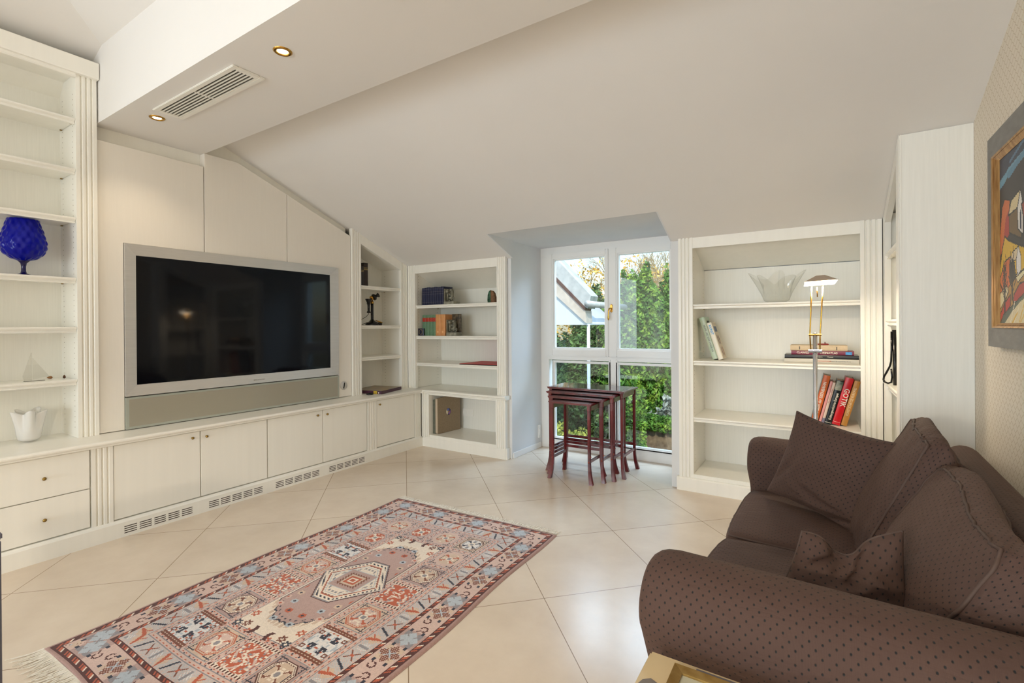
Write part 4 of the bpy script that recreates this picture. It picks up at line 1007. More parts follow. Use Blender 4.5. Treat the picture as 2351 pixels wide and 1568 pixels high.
# inner border
m = (Dp >= 41) & (Dp < 58); put(m, 'ibg'); put(m & ((S_*3+Dp*7) % 11 < 3), 'pink'); sg = (S_//13) % 4; ls = (S_ % 13)-6; ld = Dp-49.5
put(m & (sg == 0) & (np.abs(ls)+np.abs(ld) < 8), 'beige'); put(m & (sg == 0) & (np.abs(ls+ld*.4) < 2) & (ls < 3), 'rust'); put(m & (sg == 0) & (np.abs(ls-ld) < 1.5) & (ls > 0) & (ls < 6), 'rust')
put(m & (sg == 1) & (np.abs(ls-ld*.45) < 1.3) & (np.abs(ld) < 7), 'navy')
put(m & (sg == 2) & (np.abs(np.abs(ls)-np.abs(ld)) < 1.4) & (np.abs(ls) < 6), 'brown'); put(m & (sg == 2) & (np.hypot(ls, ld) < 2), 'rust')
put(m & (sg == 3) & (np.hypot(ls, ld) < 6) & ((S_+Dp) % 3 == 0), 'white'); put(m & (sg == 3) & (np.abs(ls) < 1.3) & (np.abs(ld) < 6), 'grey')
put(m & (np.abs(ld) > 7) & (S_ % 5 < 2), 'pink')
def guard(d): put((Dp >= d) & (Dp < d+5), 'pink'); put((Dp == d), 'grey'); put((Dp == d+5), 'grey'); put((Dp == d+2) & (S_ % 7 < 3), 'rust')
guard(58)
# field 4 x 7 compartments
FX0, FX1, FY0, FY1 = 64, KW-64, 64, KH-64
cw = (FX1-FX0)/4; ch = (FY1-FY0)/7
def cell(ci, ri, kind):
    x0, x1 = int(FX0+ci*cw), int(FX0+(ci+1)*cw); y0, y1 = int(FY0+ri*ch), int(FY0+(ri+1)*ch)
    sub = (slice(x0, x1), slice(y0, y1)); w_, h_ = x1-x0, y1-y0
    a, b = np.meshgrid(np.arange(w_), np.arange(h_), indexing='ij'); dx, dy = a-(w_-1)/2, b-(h_-1)/2; e = np.minimum(np.minimum(a, w_-1-a), np.minimum(b, h_-1-b))
    Z = R_[sub]
    def p(mk, c): Z[mk] = C_[c]
    p(e < 3, 'pink'); p((e == 1) & ((a+b) % 6 < 2), 'rust'); p(e == 3, 'grey'); p((e == 0) & ((a+b) % 9 < 2), 'navy')
    inn = e > 3; ax, ay = np.abs(dx), np.abs(dy); q = motif(w_, h_, 2, rn, None)
    f = np.zeros((w_, h_)); f[:q.shape[0], :q.shape[1]] = q[:w_, :h_]
    if kind == 'floral':
        p(inn, 'rust'); rr = np.hypot(dx, dy*.9); p(inn & (np.abs((rr+3*np.sin(np.arctan2(dy, dx)*4)) % 9-4) < 1.5), 'pink'); p(inn & (f > .62), 'cream'); p(inn & (f > .90), 'grey'); p(inn & (np.hypot(ax-9, ay-8) < 4.5) & (f < .5), 'rust')
        for s in (-1, 1): p((np.abs(dy-s*(h_/2-4.5)) < 2) & (a % 4 < 2), 'dark'); p((np.abs(dy-s*(h_/2-4.5)) < 2) & (a % 4 >= 2), 'cream')
    elif kind in ('deer', ):
        p(inn, 'white')
        for s in (-1, 1): p((np.abs(dy-s*(h_/2-4.5)) < 2.5), 'brown'); p((np.abs(dy-s*(h_/2-4.5)) < 1) & (a % 4 < 2), 'beige')
        k = inn & (ay < h_/2-7)
        p(k & (f > .80), 'blue'); p(k & (f < .07), 'rust'); p(k & (f > .95), 'beige')
        deer = ((np.abs(ax-4-.25*ay) < 1.4) & (ay > 3) & (ay < 12)) | ((np.abs(ay-5) < 1.3) & (ax > 3) & (ax < 11)) | ((np.abs(ax-10) < 1.1) & (ay > 5) & (ay < 9)) | ((np.abs(ay-11-.3*(ax-4)) < 1.1) & (ax > 3) & (ax < 9))
        p(k & deer, 'navy'); p(k & (np.hypot(ax-15, ay-11) < 3) & (np.hypot(ax-15, ay-11) > 1.4), 'brown')
    else:
        bgc, oc, mc = dict(pinkoct=('beige', 'rust', 'pink'), orangeoct=('pink', 'grey', 'rust'), mauveoct=('mauve', 'dark', 'beige'), whiteoct=('beige', 'dark', 'white'), pale=('pink', 'pink', 'beige'))[kind]
        p(inn, bgc); o8 = np.maximum(np.maximum(ax/(w_/2-6), ay/(h_/2-7)), (ax/(w_/2-6)+ay/(h_/2-7))/1.45)
        p(inn & (o8 < 1), oc); p(inn & (o8 < .93), 'cream' if kind == 'mauveoct' else bgc); p(inn & (o8 < .88) & (o8 > .83) & ((a+b) % 3 < 2), oc); p(inn & (o8 < .80), mc)
        k = inn & (o8 < .74)
        p(k & (f > .86), 'cream'); p(k & (f < .06), 'grey' if kind != 'pale' else 'rust')
        st = ((np.abs(ax-ay) < 1.5) & (ax < 10) & (ax > 2)) | ((np.abs(ay-7) < 1.2) & (ax > 5) & (ax < 11))
        p(k & st, 'rust' if kind in ('pinkoct', 'pale') else ('cream' if kind == 'orangeoct' else 'brown' if kind == 'mauveoct' else 'navy'))
        p(k & (np.abs(ax-12) < 1.3) & (np.abs(ay-3) < 3), 'navy' if kind != 'orangeoct' else 'cream')
        p(k & (np.hypot(dx, dy) < 5), 'cream'); p(k & (np.hypot(dx, dy) < 3), 'grey')
        cr = inn & (o8 > 1.05) & ((np.abs(ax-(w_/2-7)) < 1) | (np.abs(ay-(h_/2-7)) < 1)) & ((a*b) % 3 == 0); p(cr, 'navy')
# row 0 = near camera; column 0 = left (television side)
left = ['deer', 'deer', 'mauveoct', 'floral', 'pinkoct', 'deer', 'orangeoct']; right = ['orangeoct', 'mauveoct', 'deer', 'pinkoct', 'floral', 'mauveoct', 'pale']
right = ['mauveoct', 'deer', 'pinkoct', 'floral', 'mauveoct', 'pale', 'whiteoct']; left = ['deer', 'mauveoct', 'floral', 'pinkoct', 'deer', 'orangeoct', 'pale']
near = [None, 'pinkoct', 'floral', None]; far = [None, 'orangeoct', 'pale', None]
for r0 in range(7):
    cell(0, r0, left[r0]); cell(3, r0, right[r0])
for c0 in (1, 2): cell(c0, 0, near[c0]); cell(c0, 6, far[c0])
# central medallion
x0, x1 = int(FX0+cw), int(FX0+3*cw); y0, y1 = int(FY0+ch), int(FY0+6*ch); sub = (slice(x0, x1), slice(y0, y1)); Z = R_[sub]; w_, h_ = x1-x0, y1-y0
a, b = np.meshgrid(np.arange(w_), np.arange(h_), indexing='ij'); dx, dy = a-(w_-1)/2, b-(h_-1)/2; ax, ay = np.abs(dx), np.abs(dy); e = np.minimum(np.minimum(a, w_-1-a), np.minimum(b, h_-1-b))
def p(mk, c): Z[mk] = C_[c]
p(ax < 999, 'cream'); p(e < 3, 'pink'); p((e == 1) & ((a+b) % 6 < 2), 'rust'); p(e == 3, 'grey')
saw = 3*np.abs(((dx) % 8)-4)/4
hexm = np.maximum(np.maximum(ay-saw+np.maximum(ax-12, 0)*1.0, 0), 0); hl = 90
p((hexm < hl+6) & (e > 4) & ((a % 6) < 4), 'beige'); p((hexm < hl) & (e > 5), 'navy'); p((hexm < hl-2.2) & (e > 6), 'mauve'); p((e == 6) & (ay < 60), 'navy')
p((np.abs(hexm-(hl-7)) < 1) & (a % 6 < 2) & (e > 8), 'navy')
for sx in (-1, 1):
    for sy in (-1, 1):
        X, Y = dx*sx, dy*sy
        for (cx, cy, c1) in ((10, 74, 'rust'), (20, 60, 'blue'), (28, 46, 'beige'), (34, 58, 'pink'), (12, 90, 'blue'), (36, 34, 'rust'), (30, 70, 'pink')):
            r = np.hypot(X-cx, Y-cy); p((r < 4) & (e > 8), c1); p((r < 1.6) & (e > 8), 'navy' if c1 != 'pink' else 'rust')
        for (cx, cy, c1) in ((34, 94, 'rust'), (26, 108, 'brown'), (36, 112, 'navy'), (14, 116, 'rust')):
            r = np.hypot(X-cx, Y-cy); th = np.arctan2(Y-cy, X-cx); p((r < 4+1.5*np.cos(6*th)) & (r > 1.5), c1)
        r = np.hypot((X-19)/1.0, (Y-111)/1.0); p((r < 11) & (r > 7) & (Y > 105) & (X < 26), 'dark'); p((r < 12) & (r > 10) & (Y > 108) & ((a+b) % 3 == 0), 'dark')
        p((np.abs(X-38-.3*(Y-120)) < 2) & (Y > 116) & (Y < 128), 'navy'); p((np.abs(X-30-.3*(Y-120)) < 2) & (Y > 116) & (Y < 126), 'rust')
dm = np.maximum(ax*1.22+ay*.90, ay*1.22)
for lim, c in ((57, 'dark'), (55, 'grey'), (53, 'cream'), (44, 'rust'), (42, 'cream'), (39, 'blue'), (37.5, 'cream')): p(dm < lim, c)
p((dm < 53) & (dm > 46) & ((a+b) % 6 < 3) & (np.abs(dm-49) < 1.8), 'navy'); p((dm < 43) & (dm > 41) & ((a-b) % 5 < 3), 'brown')
p((np.abs(dm-33) < 1.8) & ((a % 5) < 3), 'grey')
m = np.maximum(ax, ay)
for lim, c in ((20, 'blue'), (19, 'mauve'), (12, 'brown'), (11, 'beige'), (8, 'rust'), (5, 'cream'), (3, 'rust')): p(m < lim, c)
p((m < 14) & (m > 10) & ((a+b) % 4 < 2), 'brown')
# abrash / wear noise per knot
R_ *= (1+0.16*(rn.random((KW, KH, 1))-.5)); R_ *= (1+.05*np.sin(VV/17.0)[..., None]*np.sin(UU/31.0)[..., None])
NLc, FLc, FRc, NRc = [np.array(c) for c in ((-2.567, .596), (-2.602, 2.520), (-1.335, 2.572), (-1.262, .640))]
s = np.linspace(0, 1, KW+1)[:, None, None]; v = np.linspace(0, 1, KH+1)[None, :, None]
XY = NLc*(1-s)*(1-v)+NRc*s*(1-v)+FLc*(1-s)*v+FRc*s*v
XY[:, :, 0] += (0.010*np.sin(v*9+.6)*(1-s)+0.007*np.sin(v*13+2)*s)[..., 0]
XY[:, :, 1] += (0.006*np.sin(s*11))[..., 0]
zz = 0.009+.0006*rn.random((KW+1, KH+1))
edge = np.minimum(np.minimum(np.arange(KW+1)[:, None], KW-np.arange(KW+1)[:, None]), np.minimum(np.arange(KH+1)[None], KH-np.arange(KH+1)[None]))
zz = np.where(edge == 0, 0.0008, np.where(edge == 1, .007, zz))
V = np.concatenate([XY, zz[..., None]], 2).reshape(-1, 3)
idx = np.arange((KW+1)*(KH+1)).reshape(KW+1, KH+1)
Fq = np.stack([idx[:-1, :-1], idx[1:, :-1], idx[1:, 1:], idx[:-1, 1:]], -1).reshape(-1, 4)
def colour_mesh(name, V, F, cols, m, parent=None, smooth=False):
    me = bpy.data.meshes.new(name); me.vertices.add(len(V)); me.vertices.foreach_set('co', V.ravel())
    me.loops.add(F.size); me.loops.foreach_set('vertex_index', F.ravel().astype(np.int32))
    me.polygons.add(len(F)); me.polygons.foreach_set('loop_start', np.arange(0, F.size, F.shape[1], dtype=np.int32)); me.polygons.foreach_set('loop_total', np.full(len(F), F.shape[1], dtype=np.int32))
    me.update(calc_edges=True)
    if cols is not None:
        at = me.color_attributes.new('weave', 'FLOAT_COLOR', 'CORNER'); c4 = np.ones((len(F), F.shape[1], 4)); c4[..., :3] = cols[:, None, :]; at.data.foreach_set('color', c4.ravel())
    me.materials.append(m)
    if smooth: me.polygons.foreach_set('use_smooth', [True]*len(me.polygons))
    o = bpy.data.objects.new(name, me); COL.objects.link(o)
    if parent: attach(o, parent)
    return o
def attr_mat(name, rough, sheen=0):
    m = mat(name, (1, 1, 1, 1), rough, spec=.2); a = N(m, 'ShaderNodeAttribute'); a.attribute_name = 'weave'; L(m, a.outputs['Color'], P(m).inputs['Base Color']); P(m).inputs['Sheen Weight'].default_value = sheen
    return m
rugm = attr_mat('knotted_wool', .9, .2)
RUG = thing('rug', 'fringed oriental rug in mauve, rust and cream lying on the tiled floor', 'rug', (-1.94, 1.58, 0))
colour_mesh('pile', V, Fq, R_.reshape(-1, 3), rugm, RUG)
frm = noisy('fringe_cotton', rgb(232, 224, 208), rgb(246, 240, 228), 60, 0, .9)
def fringe(P0, P1, out, n, ln, seed):
    r_ = random.Random(seed); mb = MB(); P0, P1, out = Vector(P0), Vector(P1), Vector(out)
    al = (P1-P0).normalized()
    for i in range(n):
        s_ = (i+r_.random()*.6)/n; b = P0.lerp(P1, s_)
        l_ = ln*(.75+.45*r_.random()); sw = r_.uniform(-.35, .35)+.4*noise.noise(Vector((s_*14, seed, 0)))
        pts = [Vector((b.x, b.y, .006))]
        for k in (1, 2, 3):
            q = k/3; pts.append(Vector((b.x, b.y, .004+.004*r_.random()*(1-q)))+out*l_*q+al*(sw*l_*q*q+r_.uniform(-.003, .003)))
        mb.tube(pts, [.0018, .0016, .0013, .0008], 4, caps=False)
    o = mb.build('fringe', frm, RUG, smooth=True, fix=False); o['kind'] = 'stuff'; return o
fringe((*FLc, 0), (*FRc, 0), (-.02, 1, 0), 300, .055, 1)
fringe((NLc[0], NLc[1]+.008, 0), (NRc[0], NRc[1]+.008, 0), (-.05, -1, 0), 360, .085, 2)
# ================================================================ BOOKS AND OBJECTS ON THE SHELVES
pagem = noisy('book_pages', rgb(206, 196, 172), rgb(224, 216, 196), 90, 0, .9)
whitet = mat('white_print', rgb(236, 230, 214), .6); goldt = mat('gold_print', rgb(206, 176, 104), .4, .5); dkt = mat('dark_print', rgb(60, 62, 58), .6); redt = mat('red_print', rgb(176, 60, 70), .6)
def rgbm(name, c, rough=.4, **k): return mat(name, rgb(*c), rough, **k)
def book(label, t_, h, d, m, loc, rot=(0, 0, 0), group=None, cat='book', hollow=True, name='book', pages=pagem):
    """upright book: spine centre-bottom at origin, facing -y, thickness x, height z, depth y"""
    b = thing(name, label, cat, loc, rot, group, local=True)
    mb = MB(); c = .0022; hw = t_/2
    n = 7; outer = []; inner = []
    for k in range(n):
        a = math.pi*k/(n-1); outer.append((-hw*math.cos(a), -.004*math.sin(a))); inner.append((-(hw-c)*math.cos(a), -.004*math.sin(a)+c))
    pts = [(-hw, d)] + outer + [(hw, d), (hw-c, d)] + [(x, y) for x, y in inner[::-1]] + [(-hw+c, d)]
    mb.prism(pts, lambda p: (p[0], p[1], 0), lambda p: (p[0], p[1], h)); cv = mb.build('cover', m); cv.parent = b; smooth_angle(cv, 30)
    mb = MB(); mb.box(-hw+c+.0003, hw-c-.0003, .003+c, d-.005, .003, h-.004); o = mb.build('page_block', pages); o.parent = b
    return b
UPV = lambda loc: basis((0, 0, 1), (-1, 0, 0), loc)      # reads upward on a spine
DNV = lambda loc: basis((0, 0, -1), (1, 0, 0), loc)      # reads downward
def band(parent, t_, z0_, z1_, m, y=-.0046, w=.98, name='label_band'):
    hw = t_/2*w; n = 7; o_ = [(-hw*math.cos(math.pi*k/(n-1)), -.004*math.sin(math.pi*k/(n-1))-.0004) for k in range(n)]
    mb = MB(); mb.grid([[(x, y_, z) for x, y_ in o_] for z in (z0_, z1_)]); o = mb.build(name, m, smooth=True); o.parent = parent; return o
# -- left bookcase: goblet, glass sail, milk-glass vase, two little stones
t = thing('goblet_vase', 'large cobalt blue ribbed glass goblet on the shelf left of the television', 'glass goblet', (-3.885, .842, 1.561))
def rib(a, z): return 1+.022*math.sin(16*a+z*95)*(1 if z > .095 else 0)+.018*math.sin(16*a-z*95)*(1 if z > .095 else 0)
pr = [(.006, .084), (.02, .086), (.055, .100), (.080, .120), (.094, .145), (.100, .170), (.099, .195), (.094, .225), (.086, .258), (.077, .290), (.068, .325)]
import itertools
def dense(pr, k=4):
    out = []
    for (r0, z0_), (r1, z1_) in zip(pr, pr[1:]):
        for i in range(k): out.append((r0+(r1-r0)*i/k, z0_+(z1_-z0_)*i/k))
    return out+[pr[-1]]
pr2 = dense(pr); inner_ = [(max(.004, r-.0035), z+.002) for r, z in pr2[::-1]]
MB().lathe(pr2+inner_, c=(-3.885, .842, 1.561), n=128, rf=rib).build('bowl', blue_m, t, smooth=True)
blued = mat('cobalt_glass_dark', rgb(20, 10, 86), .08); P(blued).inputs['Transmission Weight'].default_value = .35
MB().lathe([(.0001, 0.003), (.050, .001), (.051, .003), (.030, .009), (.014, .016), (.0105, .030), (.0105, .055), (.014, .074), (.022, .084), (.026, .088), (.0001, .090)], c=(-3.885, .842, 1.561), n=40).build('stem', blued, t, smooth=True)
t = thing('glass_sailboat', 'clear cut-glass sailing boat ornament on the shelf above the white vase', 'glass ornament', (-3.87, .86, .951))
mb = MB()
for (pts, w_) in (([( .868, .003), (.838, .003), (.832, .03), (.868, .165)], .007), ([(.872, .012), (.872, .135), (.945, .022)], .003)):
    mb = MB(); mb.prism(pts, lambda p: (-3.865, p[0], .951+p[1]), lambda p: (-3.865-w_*2, p[0], .951+p[1])); mb.build('sail', clear_m, t)
MB().box(-3.864, -3.884, .835, .925, .951, .9535).build('base', mat('smoked_glass', rgb(90, 84, 74), .1), t)
for nm, p_, s_, l_ in (('shell', (-3.97, .985, .951), .012, 'tiny brown shell at the back of the shelf beside the glass sailing boat'), ('cone', (-3.90, 1.020, .951), .010, 'tiny dark brown cone at the right end of the glass boat shelf')):
    m4 = Matrix.Rotation(math.radians(70), 4, 'Y') if nm == 'shell' else Matrix.Identity(4)
    o = MB().lathe([(.0001, 0), (s_*.55, s_*.3), (s_*.7, s_*.9), (s_*.45, s_*1.8), (.0001, s_*2.4)], n=14, M=Matrix.Identity(4) if nm == 'cone' else Matrix.Translation((0, 0, s_*.62)) @ Matrix.Rotation(math.radians(90), 4, 'X'), c=p_, rf=lambda a, z: 1+.12*math.sin(5*a)).build('sea_shell' if nm == 'shell' else 'pine_cone', mat(nm+'_brown', rgb(150, 104, 60) if nm == 'shell' else rgb(84, 50, 24), .6), smooth=True)
    tag(o, l_, 'ornament')
def handkerchief(t, c, R0, R1, h, m, n, amp, seed, nu=120, ph=0.0, base_r=.4, thick=.0025, zamp=.25, lean=(0, 0)):
    G = []; c = Vector(c)
    for side in (0, 1):
        rows = range(0, 25) if side == 0 else range(24, -1, -1)
        for i in rows:
            s_ = i/24; row = []
            for k in range(nu):
                a = 2*math.pi*k/nu
                w_ = math.cos(n*a+ph)+.35*math.cos((n+2)*a+seed)+.2*math.cos(2*a+seed*2)
                f = max(0, (s_-.25)/.75)**1.35
                prof = R0*(min(1, s_*9)**.5*base_r/.4*.78+.22*min(1, s_*3)) if s_ < .3 else None
                r0 = R0*(1-(1-min(1, s_/.12))**2)**.5*(.80+.20*min(1, s_/.3)) if s_ < .999 else R0
                r = r0 + (R1-R0)*f*1.0 + amp*w_*f
                z = h*s_*(1+zamp*w_*max(0, s_-.45)) + (0 if s_ > .03 else 0)
                if side: r = max(0.0005, r-thick); z = max(z, thick*.8)
                row.append((c.x+r*math.cos(a)+lean[0]*f, c.y+r*math.sin(a)+lean[1]*f, c.z+z))
            G.append(row)
    mb = MB(); mb.grid(G, closed_v=True); return mb.build('body', m, t, smooth=True)
t = thing('handkerchief_vase', 'white milk-glass handkerchief vase with wavy rim on the worktop at the far left', 'vase', (-3.90, .862, ZC))
handkerchief(t, (-3.90, .862, ZC+.001), .056, .072, .175, milk_m, 5, .017, .8, ph=.5, zamp=.10)
t = thing('glass_bowl', 'clear glass bowl with folded wavy rim on the top shelf beside the lamp head', 'glass bowl', (-.272, 4.02, 1.407))
handkerchief(t, (-.272, 4.02, 1.4075), .095, .145, .185, clear_m, 5, .042, 2.3, ph=1.1, zamp=.36, thick=.002)
# -- corner bookcase
lb = rgbm('dark_leather', (36, 26, 20), .45); lb2 = rgbm('dark_leather_brown', (44, 32, 24), .5)
for i, (y, t_, h, l_) in enumerate(((3.257, .05, .20, 'thinner black leather book at the far left of the corner top shelf'), (3.308, .052, .235, 'thick dark brown leather book with gold bands on the top shelf of the corner bookcase'))):
    b = book(l_, t_, h, .16, (lb2, lb)[i == 0], (-3.845, y, 1.662), (0, 0, math.radians(90)), group='old leather books'); 
    for zb_ in (.145, .155) if i == 0 else (.165, .172, .185): band(b, t_, zb_, zb_+.003, goldt, name='gold_band')
# candlestick telephone
t = thing('candlestick_telephone', 'antique black and brass candlestick telephone on the middle corner shelf', 'telephone', (-3.89, 3.42, 1.271))
X0, Z0 = -3.89, 1.271
tb = MB(); tb.lathe([(.0001, .0), (.068, .0), (.070, .006), (.067, .020), (.050, .030), (.030, .042), (.018, .060), (.0001, .062)], n=40, c=(X0, 3.424, Z0))
tb.lathe([(.0001, 0), (.038, 0), (.039, .022), (.034, .030), (.0001, .032)], n=32, c=(X0+.02, 3.488, Z0)); tb.build('base', black, t, smooth=True)
MB().lathe([(.0145, .045), (.0145, .232), (.0001, .234)], n=24, c=(X0, 3.424, Z0)).build('stem', black, t, smooth=True)
MB().lathe([(.0165, .226), (.0165, .246), (.008, .250), (.008, .268), (.0001, .270)], n=20, c=(X0, 3.424, Z0)).build('collar', brass, t, smooth=True)
m4 = Matrix.Rotation(math.radians(-62), 4, 'X') @ Matrix.Rotation(math.radians(18), 4, 'Y')
MB().lathe([(.0001, -.022), (.018, -.022), (.022, -.010), (.022, .006), (.0001, .006)], n=24, M=m4, c=(X0+.004, 3.424, Z0+.286)).build('receiver_housing', brass, t, smooth=True)
MB().lathe([(.0001, .004), (.030, .004), (.034, .010), (.032, .026), (.018, .036), (.014, .044), (.022, .062), (.025, .068), (.012, .060), (.0001, .052)], n=32, M=m4, c=(X0+.006, 3.428, Z0+.284)).build('mouthpiece', black, t, smooth=True)
dl = MB(); m5 = Matrix.Rotation(math.radians(-14), 4, 'X') @ Matrix.Rotation(math.radians(12), 4, 'Y')
dl.lathe([(.0001, .004), (.037, .004), (.040, 0), (.037, -.006), (.0001, -.006)], n=36, M=m5, c=(X0+.03, 3.488, Z0+.040)); o = dl.build('dial', brass, t, smooth=True)
q = MB().lathe([(.0001, .0065), (.017, .0065), (.018, .004)], n=24, M=m5, c=(X0+.03, 3.488, Z0+.040)).build('dial_card', mat('dial_paper', rgb(196, 186, 160), .6), smooth=True); q.parent = o
rc = MB(); rc.lathe([(.0001, .128), (.018, .128), (.020, .134), (.017, .140), (.012, .150), (.0125, .20), (.016, .225), (.026, .250), (.033, .262), (.033, .270), (.0001, .268)], n=28, c=(X0+.006, 3.374, Z0), M=None)
rc.build('earpiece', black, t, smooth=True)
MB().tube([(X0, 3.415, Z0+.215), (X0+.004, 3.400, Z0+.218), (X0+.022, 3.378, Z0+.219), (X0+.012, 3.350, Z0+.218), (X0+.006, 3.346, Z0+.222)], .0025, 8).build('hook', black, t, smooth=True)
MB().tube([(X0+.006, 3.374, Z0+.130), (X0+.006, 3.370, Z0+.115), (X0+.004, 3.345, Z0+.090), (X0+.01, 3.29, Z0+.065), (X0+.01, 3.22, Z0+.030), (X0+.02, 3.20, Z0+.004), (X0+.03, 3.25, Z0+.0035), (X0+.02, 3.31, Z0+.020), (X0+.01, 3.35, Z0+.030), (X0, 3.36, Z0+.022)], .0026, 8).build('cord', black, t, smooth=True)
# purple coffee-table book on the worktop corner
t = thing('book', 'large purple art book lying flat on the worktop under the corner shelves', 'book', (-3.80, 3.43, ZC), local=False)
pur = rgbm('aubergine_cover', (74, 36, 58), .35); covm = noisy('art_book_cover', rgb(120, 116, 112), rgb(170, 140, 84), 14, 0, .3)
quad = [(-3.700, 3.205), (-3.640, 3.285), (-3.700, 3.640), (-4.06, 3.60), (-4.05, 3.215)]
P4 = [(-3.640, 3.265), (-3.700, 3.650), (-4.02, 3.630), (-3.99, 3.235)]
P4 = [(-3.612, 3.290), (-3.715, 3.655), (-4.045, 3.585), (-3.945, 3.215)]
def flatbook(P4, z0_, h_, cov, pg, top, parent):
    cen = (sum(p[0] for p in P4)/4, sum(p[1] for p in P4)/4)
    sh = lambda p, s_: (cen[0]+(p[0]-cen[0])*s_, cen[1]+(p[1]-cen[1])*s_)
    mb = MB(); mb.prism(P4, lambda p: (*p, z0_), lambda p: (*p, z0_+.0025)); mb.prism(P4, lambda p: (*p, z0_+h_-.0025), lambda p: (*p, z0_+h_)); 
    sp = [P4[0], P4[1], tuple(Vector(P4[1])+(Vector(P4[2])-Vector(P4[1])).normalized()*.003), tuple(Vector(P4[0])+(Vector(P4[3])-Vector(P4[0])).normalized()*.003)]
    mb.prism(sp, lambda p: (p[0], p[1], z0_), lambda p: (p[0], p[1], z0_+h_)); mb.build('cover', cov, parent)
    mb = MB(); mb.prism([sh(p, .965) for p in P4], lambda p: (*p, z0_+.0026), lambda p: (*p, z0_+h_-.0026)); mb.build('page_block', pg, parent)
    mb = MB(); mb.prism([sh(p, .985) for p in P4], lambda p: (*p, z0_+h_+.0001), lambda p: (*p, z0_+h_+.0005)); mb.build('jacket_front', top, parent)
flatbook(P4, ZC, .030, pur, pagem, covm, t)
mb = MB(); A_, B_ = Vector((-3.613, 3.2895, 0)), Vector((-3.946, 3.2145, 0)); dd_ = (B_-A_).normalized(); nn_ = Vector((dd_.y, -dd_.x, 0)); nn_ = nn_ if nn_.y < 0 else -nn_
ylw = rgbm('yellow_pattern', (206, 176, 60), .4)
def strip(a, b, z0_, z1_, m, nm):
    p, q = A_+dd_*a+nn_*.0006, A_+dd_*b+nn_*.0006; mb = MB(); mb.quad((p.x, p.y, ZC+z0_), (q.x, q.y, ZC+z0_), (q.x, q.y, ZC+z1_), (p.x, p.y, ZC+z1_)); mb.build(nm, m, t)
strip(0.001, .34, .001, .029, pur, 'spine_front'); 
A_ = A_+nn_*.0004; strip(.050, .092, .001, .029, ylw, 'spine_label'); strip(.028, .038, .006, .020, whitet, 'spine_logo')
t = thing('tape_dispenser', 'small round black case on the worktop edge partly hidden left of the purple book', 'case', (-3.70, 3.20, ZC))
MB().lathe([(.0001, 0), (.030, 0), (.034, .004), (.034, .012), (.030, .015), (.0001, .015)], n=32, c=(-3.690, 3.212, ZC)).build('case_body', black, t, smooth=True)
MB().lathe([(.018, .015), (.018, .0165), (.0001, .0168)], n=24, c=(-3.690, 3.212, ZC)).build('case_lid', blackm, t, smooth=True)
t.name = 'round_case'
# -- back bookcase: nine blue volumes, stone bookends, agate
bluel = noisy('blue_cloth', rgb(24, 28, 56), rgb(36, 40, 72), 50, 0, .6); grl = noisy('green_cloth', rgb(94, 128, 98), rgb(112, 146, 114), 50, 0, .55); orl = noisy('tan_leather', rgb(206, 140, 84), rgb(222, 160, 104), 18, 0, .5)
silv = mat('pale_tooling', rgb(132, 124, 132), .5, .2); redl = rgbm('red_label', (176, 40, 30), .5)
BY = 3.905; K = BY/3.86
wds = [.037, .035, .036, .034, .035, .034, .033, .034, .038]; xx = -3.616*K+.012
scale_ = (-3.305*K - xx)/sum(wds)
first = None
BL = ['leftmost of the nine blue volumes on the upper shelf', 'second blue volume from the left in the row of nine', 'third blue volume from the left in the row of nine', 'fourth blue volume from the left in the row of nine', 'middle blue volume, fifth of the row of nine', 'fourth blue volume from the stone bookend', 'third blue volume from the stone bookend', 'second blue volume from the stone bookend', 'blue volume touching the carved stone bookend, last of the nine']
for i, w_ in enumerate(wds):
    w_ *= scale_; b = book(BL[i], w_-.0012, .188+.003*((i*7) % 3), .150, bluel, (xx+w_/2, BY, 1.483), group='blue cloth volumes on the upper shelf'); xx += w_
    for z in (.030, .118, .142, .172): band(b, w_-.0012, z, z+.0018, silv, name='tooled_line')
stone = noisy('grey_green_soapstone', rgb(96, 94, 80), rgb(168, 164, 146), 26, 0, .5)
